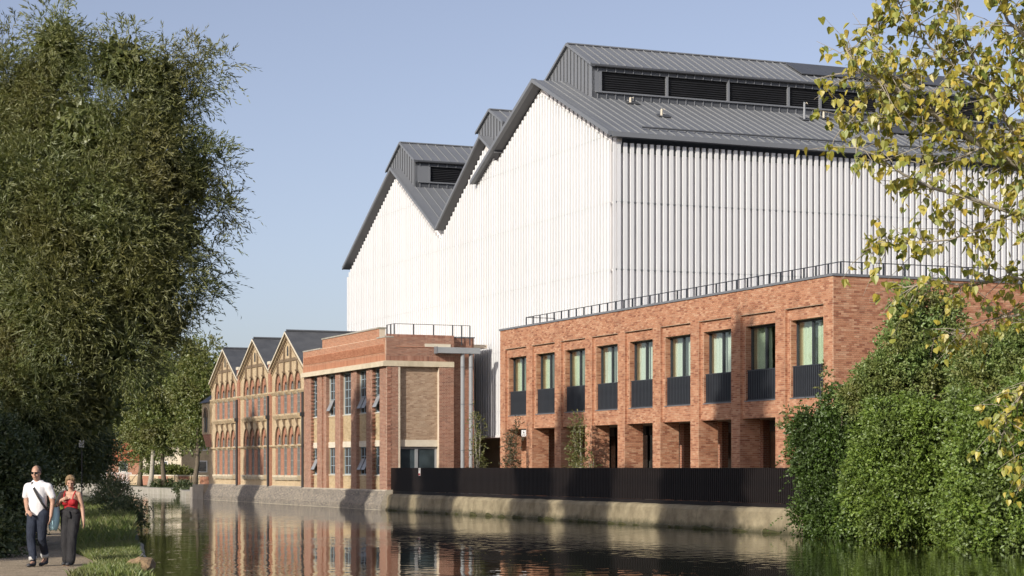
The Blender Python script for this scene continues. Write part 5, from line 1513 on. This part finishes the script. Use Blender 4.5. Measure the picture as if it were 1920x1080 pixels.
# ------------------------------------------------------------------ people
SKIN = (0.50, 0.30, 0.21)
surf('skin', SKIN, (0.45, 0.26, 0.18), 8, .55, .002)
surf('tshirt', (0.80, 0.78, 0.78), (0.72, 0.70, 0.71), 6, .9, .012, fine=9)
surf('jeans', (0.010, 0.014, 0.026), (0.026, 0.034, 0.055), 6, .9, .01, fine=14)
surf('black_cloth', (0.012, 0.012, 0.014), (0.022, 0.021, 0.023), 5, .85, .012, fine=10)
surf('strap', (0.015, 0.015, 0.016), (0.03, 0.03, 0.03), 9, .8)
surf('hair_grey', (0.14, 0.10, 0.075), (0.08, 0.06, 0.045), 30, .7, .01)
surf('hair_blonde', (0.36, 0.245, 0.13), (0.22, 0.14, 0.07), 30, .6, .01, sc3=(4, 4, 1))
surf('tote', (0.50, 0.74, 0.80), (0.42, 0.66, 0.74), 5, .85, .008, fine=9)
surf('shoe', (0.03, 0.032, 0.036), (0.06, 0.06, 0.065), 9, .6)
surf('sole', (0.5, 0.5, 0.48), (0.4, 0.4, 0.38), 9, .7)
surf('lens', (0.01, 0.01, 0.012), (0.015, 0.015, 0.018), 9, .1)
surf('lips', (0.36, 0.13, 0.11), (0.32, 0.11, 0.10), 9, .5)
def capsule(V, F, p0, r0, p1, r1, n=12, m=4, sq=1.0, sqdir=None):
    """rounded cone between two joints, flattened by sq along sqdir"""
    p0 = np.array(p0, float); p1 = np.array(p1, float)
    d = p1 - p0; L = np.linalg.norm(d); d = d / L if L > 1e-6 else np.array([0, 0, 1.])
    ref = np.array([0, 1., 0]) if abs(d[1]) < .9 else np.array([1., 0, 0])
    if sqdir is not None: ref = np.array(sqdir, float)
    b = ref - d * ref.dot(d); b /= np.linalg.norm(b); a = np.cross(b, d)
    rings = [(p0 + d * (-r0 * math.cos(i * math.pi / 2 / m)), r0 * math.sin(i * math.pi / 2 / m)) for i in range(m + 1)]
    rings += [(p1 + d * (r1 * math.sin(i * math.pi / 2 / m)), r1 * math.cos(i * math.pi / 2 / m)) for i in range(m + 1)]
    n0 = len(V)
    for c, r in rings:
        r = max(r, 1e-4)
        for k in range(n):
            t = 2 * math.pi * k / n
            V.append(tuple(c + a * math.cos(t) * r + b * math.sin(t) * r * sq))
    for i in range(len(rings) - 1):
        for k in range(n):
            F.append((n0 + i * n + k, n0 + i * n + (k + 1) % n, n0 + (i + 1) * n + (k + 1) % n, n0 + (i + 1) * n + k))
    F.append(tuple(n0 + k for k in range(n - 1, -1, -1))); F.append(tuple(n0 + (len(rings) - 1) * n + k for k in range(n)))
def ellip(V, F, c, r, n=16, m=10):
    n0 = len(V)
    for i in range(m + 1):
        ph = math.pi * (i + .001) / (m + .002)
        for k in range(n):
            t = 2 * math.pi * k / n
            V.append((c[0] + r[0] * math.sin(ph) * math.cos(t), c[1] + r[1] * math.sin(ph) * math.sin(t), c[2] - r[2] * math.cos(ph)))
    for i in range(m):
        for k in range(n):
            F.append((n0 + i * n + k, n0 + i * n + (k + 1) % n, n0 + (i + 1) * n + (k + 1) % n, n0 + (i + 1) * n + k))
    F.append(tuple(n0 + k for k in range(n - 1, -1, -1))); F.append(tuple(n0 + m * n + k for k in range(n)))
def fuse(name, V, F, voxel, mat, parent, smooth=4, wrinkle=0.0, wscale=9, clip=None):
    """overlapping rounded pieces -> one continuous skin"""
    me = bpy.data.meshes.new(name); me.from_pydata(V, [], F); me.update()
    tmp = bpy.data.objects.new('tmp', me); C.objects.link(tmp)
    rm = tmp.modifiers.new('r', 'REMESH'); rm.mode = 'VOXEL'; rm.voxel_size = voxel
    sm = tmp.modifiers.new('s', 'SMOOTH'); sm.factor = .5; sm.iterations = smooth
    dg = bpy.context.evaluated_depsgraph_get()
    out = bpy.data.meshes.new_from_object(tmp.evaluated_get(dg))
    bpy.data.objects.remove(tmp); bpy.data.meshes.remove(me)
    out.name = name; out.materials.clear()
    if wrinkle:
        for v in out.vertices:
            c = v.co
            k = mnoise.noise(Vector((c.x * wscale, c.y * wscale, c.z * wscale * .55))) + .5 * mnoise.noise(Vector((c.x * wscale * 2.2 + c.z * 6, c.y * wscale * 2, c.z * wscale)))
            v.co = c + v.normal * (k * wrinkle)
    if clip:
        for v in out.vertices: clip(v)
    out.polygons.foreach_set('use_smooth', np.ones(len(out.polygons), dtype=bool))
    return link(name, out, mat, parent)
def hand(V, F, wrist, d, palm_n, side, curl=.5, s=1.0):
    """palm, four unequal fingers with two bends, thumb from the side of the palm"""
    w_ = Vector(wrist); d = Vector(d).normalized(); nrm = Vector(palm_n); nrm = (nrm - d * nrm.dot(d)).normalized(); ac = d.cross(nrm) * side
    capsule(V, F, w_, .026 * s, w_ + d * .05 * s, .034 * s, 10, 3, .55, nrm); capsule(V, F, w_ + d * .03 * s, .034 * s, w_ + d * .08 * s, .036 * s, 10, 3, .45, nrm)
    for i, (o, L) in enumerate(((-.029, .070), (-.010, .080), (.010, .075), (.028, .058))):
        p = w_ + d * .085 * s + ac * o * s
        dd = d.copy()
        for k in range(3):
            ang = curl * (.5 + .35 * k)
            dd = (d * math.cos(ang) + nrm * math.sin(ang)).normalized()
            q = p + dd * L * s * (.42, .33, .25)[k]
            capsule(V, F, p, (.0092 - .001 * k) * s, q, (.0085 - .001 * k) * s, 8, 2); p = q
    p = w_ + d * .03 * s + ac * -.03 * s
    q = p + (d * .6 - ac * .75 + nrm * .35).normalized() * .042 * s; r = q + (d * .9 - ac * .2 + nrm * .4).normalized() * .034 * s
    capsule(V, F, p, .013 * s, q, .0105 * s, 8, 2); capsule(V, F, q, .0105 * s, r, .0085 * s, 8, 2)
def head(V, F, c, s=1.0, turn=0.0, nod=0.0, jaw=1.0):
    """c: centre of the skull; face looks along -y, turned and nodded"""
    v0 = []; f0 = []
    ellip(v0, f0, (0, .012, .02), (.076, .096, .105)); ellip(v0, f0, (0, -.022, -.055), (.058 * jaw, .066, .068)); ellip(v0, f0, (0, -.062, -.098), (.028 * jaw, .024, .022))
    capsule(v0, f0, (0, -.085, .018), .010, (0, -.112, -.030), .015, 8, 3); ellip(v0, f0, (0, -.086, -.066), (.026, .014, .010)); 
    ellip(v0, f0, (-.034, -.072, .022), (.026, .018, .010)); ellip(v0, f0, (.034, -.072, .022), (.026, .018, .010))
    for sx in (-1, 1):
        ellip(v0, f0, (sx * .078, .012, -.012), (.010, .020, .032)); ellip(v0, f0, (sx * .040, -.060, -.030), (.026, .022, .022))
    M = Matrix.Rotation(turn, 3, 'Z') @ Matrix.Rotation(nod, 3, 'X'); n0 = len(V)
    for p in v0: V.append(tuple(Vector(c) + M @ (Vector(p) * s)))
    F += [tuple(i + n0 for i in f) for f in f0]
    return M
def ribbon(name, pts, wid, th, mat, parent, nrm=None):
    m = MB()
    for (p, q) in zip(pts[:-1], pts[1:]):
        pass
    P = [Vector(p) for p in pts]; vs = []; fs = []
    for i, p in enumerate(P):
        d = (P[min(i + 1, len(P) - 1)] - P[max(i - 1, 0)]).normalized(); n = Vector(nrm[i]) if nrm else Vector((0, -1, 0))
        a = d.cross(n).normalized() * wid / 2; n = n.normalized() * th
        vs += [tuple(p + a), tuple(p - a), tuple(p - a + n), tuple(p + a + n)]
    for i in range(len(P) - 1):
        for k in range(4): fs.append((i * 4 + k, i * 4 + (k + 1) % 4, i * 4 + 4 + (k + 1) % 4, i * 4 + 4 + k))
    fs += [(3, 2, 1, 0), tuple(len(vs) - 4 + k for k in range(4))]
    return m.add(vs, fs).build(name, mat, parent)
def eyes(parent, c, M, s):
    for sx in (-1, 1):
        V = []; F = []; ellip(V, F, (0, 0, 0), (.011, .006, .006), 8, 6)
        m = MB(); m.smooth = True
        p = Vector(c) + M @ (Vector((sx * .032, -.080, .004)) * s)
        m.add([tuple(Vector(v) + p) for v in V], F); m.build('eye', 'lens', parent)

def man():
    px = at(70, 1062, 35.4)
    t = thing('person', 'person in white t-shirt and jeans with black cross-body strap and sunglasses', 'person', (px.x, px.y, .606), 'walking couple', site=False, rz=R(-10))
    V = []; F = []
    hc = (-.012, -.03, 1.655)
    M = head(V, F, hc, 1.0, R(4), R(6))
    capsule(V, F, (0, .02, 1.44), .062, (-.008, -.005, 1.58), .056)
    capsule(V, F, (0, .02, 1.05), .12, (0, .015, 1.34), .15, 14, 4, .70, (0, 1, 0)); capsule(V, F, (-.13, .02, 1.40), .052, (.15, .02, 1.40), .052); capsule(V, F, (-.05, .02, .94), .10, (.07, .02, .94), .10, 14, 4, .85, (0, 1, 0))
    # right arm (left in the picture): forearm across the belly
    capsule(V, F, (-.185, .02, 1.395), .05, (-.235, .05, 1.16), .044); capsule(V, F, (-.235, .05, 1.16), .043, (-.13, -.15, .99), .028)
    hand(V, F, (-.13, -.15, .99), (.75, -.45, -.45), (0, .6, -.8), 1, .7)
    # left arm hanging back
    capsule(V, F, (.205, .02, 1.395), .05, (.262, .06, 1.14), .045); capsule(V, F, (.262, .06, 1.14), .043, (.245, .02, .885), .029)
    hand(V, F, (.245, .02, .885), (-.1, -.15, -1), (-1, -.1, 0), -1, .5)
    legs = (((-.09, .01, .93), (-.085, -.09, .50), (-.01, -.16, .10)), ((.10, .02, .93), (.07, .02, .50), (.045, .24, .15)))
    for h, k, a in legs:
        capsule(V, F, h, .092, k, .058); capsule(V, F, k, .057, a, .036)
    for (h, k, a), tip in zip(legs, (-.16, -.13)):
        capsule(V, F, (a[0], a[1], a[2] - .03), .035, (a[0], a[1] + tip, a[2] - .065 if tip < -.14 else a[2] - .10), .028)
    fuse('body', V, F, .0095, 'skin', t, 2)
    # t-shirt
    V = []; F = []
    capsule(V, F, (0, .02, .965), .155, (.0, .015, 1.12), .165, 18, 4, .80, (0, 1, 0)); capsule(V, F, (0, .02, 1.05), .16, (0, .015, 1.34), .172, 18, 4, .76, (0, 1, 0)); capsule(V, F, (-.13, .02, 1.415), .072, (.15, .02, 1.415), .072)
    capsule(V, F, (-.05, .015, 1.46), .075, (.05, .015, 1.46), .075)
    capsule(V, F, (-.185, .02, 1.405), .074, (-.234, .045, 1.25), .066); capsule(V, F, (.20, .02, 1.405), .074, (.258, .055, 1.24), .066)
    def hem(v):
        if v.co.z < .90: v.co.z = .90 + (v.co.z - .90) * .08
    fuse('t_shirt', V, F, .012, 'tshirt', t, 3, .008, 11, hem)
    # jeans with turned-up cuffs
    V = []; F = []
    capsule(V, F, (-.06, .02, .93), .128, (.08, .02, .93), .128, 14, 4, .86, (0, 1, 0))
    for h, k, a in legs:
        capsule(V, F, h, .106, k, .078); capsule(V, F, k, .077, (a[0], a[1], a[2] + .05), .068)
    fuse('jeans', V, F, .011, 'jeans', t, 3, .008, 13)
    for (h, k, a) in legs:
        d = Vector(k) - Vector(a); d.normalize()
        m = MB(); m.smooth = True; m.tube([Vector(a) + d * .015, Vector(a) + d * .075], [.072, .074], 14); m.build('cuff', 'sole', t)
    for (h, k, a), rise in zip(legs, (0, .045)):
        V = []; F = []
        z = a[2] - .055 if rise == 0 else a[2] - .09
        capsule(V, F, (a[0], a[1] + .03, a[2] - .02), .048, (a[0], a[1] + .02, z), .046); capsule(V, F, (a[0], a[1] + .03, z), .046, (a[0] - .01, a[1] - .17, z - .012 if rise == 0 else z - .03), .042, 12, 4, .8, (0, 0, 1))
        def flat(v):
            if v.co.z < .004: v.co.z = .004
        fuse('shoe', V, F, .009, 'shoe', t, 3, clip=flat)
    # hair, sunglasses, strap and bag
    V = []; F = []
    ellip(V, F, (hc[0], hc[1] + .028, hc[2] + .045), (.081, .092, .088)); 
    def hl(v):
        if v.co.y < hc[1] - .035 and v.co.z < hc[2] + .085: v.co.y = hc[1] - .035 + (v.co.y - hc[1] + .035) * .1
    fuse('hair', V, F, .009, 'hair_grey', t, 2, .004, 40, hl)
    m = MB()
    for sx in (-1, 1):
        q = []
        for k in range(10):
            a = 2 * math.pi * k / 10; q.append(Vector(hc) + M @ Vector((sx * .034 + .029 * math.cos(a), -.094 - .004 * math.cos(a) * sx, .006 + .021 * math.sin(a))))
        n = len(m.v); m.add([tuple(p) for p in q] + [tuple(p + Vector((0, .006, 0))) for p in q], [tuple(range(10)), tuple(range(19, 9, -1))] + [((k + 1) % 10, k, k + 10, (k + 1) % 10 + 10) for k in range(10)])
        m.tube([Vector(hc) + M @ Vector((sx * .062, -.088, .012)), Vector(hc) + M @ Vector((sx * .083, .02, .008))], .004, 5)
    m.tube([Vector(hc) + M @ Vector((-.01, -.098, .014)), Vector(hc) + M @ Vector((.01, -.098, .014))], .004, 5)
    m.build('sunglasses', 'lens', t)
    MB().tube([Vector(hc) + M @ Vector((-.022, -.098, -.062)), Vector(hc) + M @ Vector((0, -.103, -.060)), Vector(hc) + M @ Vector((.022, -.098, -.062))], .004, 5).build('mouth', 'lips', t)
    ribbon('bag_strap', [(-.095, .06, 1.505), (-.075, -.05, 1.485), (.0, -.125, 1.36), (.07, -.142, 1.25), (.135, -.122, 1.13), (.178, -.04, 1.02), (.19, .04, .97)], .042, .006, 'strap', t,
           [(0, -.2, 1), (-.2, -.7, .7), (-.1, -1, .2), (0, -1, .1), (.4, -1, 0), (1, -.5, 0), (1, 0, 0)])
    V = []; F = []
    capsule(V, F, (.19, .11, .99), .055, (.185, .17, .92), .055, 12, 4, .7, (1, 0, 0)); fuse('shoulder_bag', V, F, .012, 'black_cloth', t, 2)
man()

def woman():
    px = at(134, 1060, 35.6)
    t = thing('person', 'person in red top and black trousers carrying a pale blue tote bag', 'person', (px.x, px.y, .606), 'walking couple', site=False, rz=R(-10))
    V = []; F = []
    hc = (.0, -.05, 1.49)
    M = head(V, F, hc, .93, R(22), R(22), .9)
    capsule(V, F, (-.02, .02, 1.29), .052, (.0, -.01, 1.42), .046)
    capsule(V, F, (-.02, .015, .98), .115, (-.02, .01, 1.18), .125, 14, 4, .75, (0, 1, 0)); capsule(V, F, (-.14, .02, 1.275), .056, (.09, .02, 1.275), .056)
    capsule(V, F, (-.08, .01, .88), .105, (.04, .01, .88), .105, 14, 4, .85, (0, 1, 0))
    # right arm (left in the picture) bent, hand at the collarbone
    capsule(V, F, (-.185, .02, 1.27), .047, (-.265, -.01, 1.045), .040); capsule(V, F, (-.265, -.01, 1.045), .038, (-.135, -.155, 1.165), .026)
    hand(V, F, (-.135, -.155, 1.165), (.80, -.1, .35), (.1, 1, .1), 1, .8, .92)
    # left arm hanging
    capsule(V, F, (.135, .02, 1.27), .047, (.185, .05, 1.03), .039); capsule(V, F, (.185, .05, 1.03), .038, (.228, .0, .80), .026)
    hand(V, F, (.228, .0, .80), (.12, -.12, -1), (-1, -.1, 0), -1, .4, .92)
    legs = (((-.10, .01, .86), (-.105, -.03, .47), (-.095, .02, .09)), ((.06, .01, .86), (.05, -.09, .48), (.045, -.14, .09)))
    for h, k, a in legs:
        capsule(V, F, h, .078, k, .054); capsule(V, F, k, .053, a, .034); capsule(V, F, (a[0], a[1], a[2] - .04), .032, (a[0], a[1] - .14, a[2] - .065), .025)
    # bust
    for sx in (-.085, .045): ellip(V, F, (sx, -.07, 1.14), (.065, .055, .06))
    fuse('body', V, F, .0095, 'skin', t, 2)
    V = []; F = []
    capsule(V, F, (-.02, .015, .98), .126, (-.02, .01, 1.12), .136, 16, 4, .77, (0, 1, 0))
    for sx in (-.085, .045): ellip(V, F, (sx, -.072, 1.135), (.075, .062, .068))
    def neck(v):
        if v.co.z > 1.185: v.co.z = 1.185 + (v.co.z - 1.185) * .15
    fuse('red_top', V, F, .010, 'cloth_red', t, 3, .006, 16, neck)
    for sx, sh in ((-.098, -.115), (.062, .078)):
        ribbon('top_strap', [(sx, -.118, 1.165), ((sx + sh) / 2, -.085, 1.25), (sh, .0, 1.332), (sh, .07, 1.29)], .020, .006, 'cloth_red', t, [(0, -1, .3), (0, -1, .5), (0, -.2, 1), (0, 1, .4)])
    V = []; F = []
    capsule(V, F, (-.085, .012, .91), .128, (.045, .012, .91), .128, 14, 4, .86, (0, 1, 0)); capsule(V, F, (-.02, .012, .95), .132, (-.02, .012, 1.0), .130, 14, 4, .8, (0, 1, 0))
    for h, k, a in legs:
        capsule(V, F, h, .105, k, .080); capsule(V, F, k, .080, (a[0], a[1], a[2] + .02), .086)
    def tr(v):
        if v.co.z < .035: v.co.z = .035
    fuse('trousers', V, F, .012, 'black_cloth', t, 3, .009, 11, tr)
    # jacket tied round the waist, drawstring
    V = []; F = []
    capsule(V, F, (-.15, -.04, .96), .05, (.10, -.04, .96), .05, 12, 3); capsule(V, F, (.0, -.115, .95), .026, (.02, -.125, .86), .02); capsule(V, F, (-.13, .03, .97), .05, (.09, .03, .97), .05)
    fuse('tied_jacket', V, F, .011, 'black_cloth', t, 2, .006, 18)
    for (h, k, a) in legs:
        V = []; F = []
        capsule(V, F, (a[0], a[1] + .04, .05), .044, (a[0], a[1] - .15, .042), .038, 12, 4, .8, (0, 0, 1))
        def flat(v):
            if v.co.z < .004: v.co.z = .004
        fuse('shoe', V, F, .009, 'shoe', t, 2, clip=flat)
    # hair gathered up
    V = []; F = []
    P = lambda x, y, z: tuple(Vector(hc) + M @ (Vector((x, y, z)) * .93))
    ellip(V, F, P(0, .03, .04), (.082, .090, .088)); ellip(V, F, P(-.01, .11, .02), (.05, .05, .05)); capsule(V, F, P(-.062, -.03, .07), .03, P(-.078, .0, -.055), .016); capsule(V, F, P(.05, -.04, .085), .032, P(.074, .0, -.03), .014); capsule(V, F, P(-.03, -.055, .095), .03, P(.05, -.045, .09), .028)
    fuse('hair', V, F, .008, 'hair_blonde', t, 2, .006, 38)
    eyes(t, hc, M, .93)
    MB().tube([P(-.02, -.099, -.062), P(0, -.104, -.060), P(.02, -.099, -.062)], .0038, 5).build('mouth', 'lips', t)
    # tote bag from the shoulder
    b = thing('tote_bag', 'pale blue cloth tote bag hanging from the shoulder', 'bag', (px.x, px.y, .606), site=False, rz=R(-10))
    vs = []; n = 10; m_ = 8
    for j in range(m_ + 1):
        f = j / m_; z = 1.06 - f * .43; hw = .055 + .045 * math.sin(f * math.pi * .8) ; hx = -.255 - .045 * f
        for k in range(n):
            a = 2 * math.pi * k / n
            vs.append((hx + hw * math.cos(a) * (1 - .35 * f ** 6), -.11 + .12 * math.sin(a) * (.9 - .25 * f ** 5) , z + .02 * math.sin(a * 2 + f * 4)))
    fs = [(j * n + k, j * n + (k + 1) % n, (j + 1) * n + (k + 1) % n, (j + 1) * n + k) for j in range(m_) for k in range(n)] + [tuple(m_ * n + k for k in range(n))]
    mb = MB(); mb.smooth = True; mb.add(vs, fs).build('pouch', 'tote', b)
    for y in (-.18, -.04): ribbon('handle', [(-.255, y, 1.06), (-.225, y * .8, 1.17), (-.165, y * .5 + .0, 1.325), (-.13, .02, 1.34)], .022, .005, 'tote', b, [(-1, 0, 0), (-1, 0, .3), (-.5, 0, 1), (0, 0, 1)])
woman()
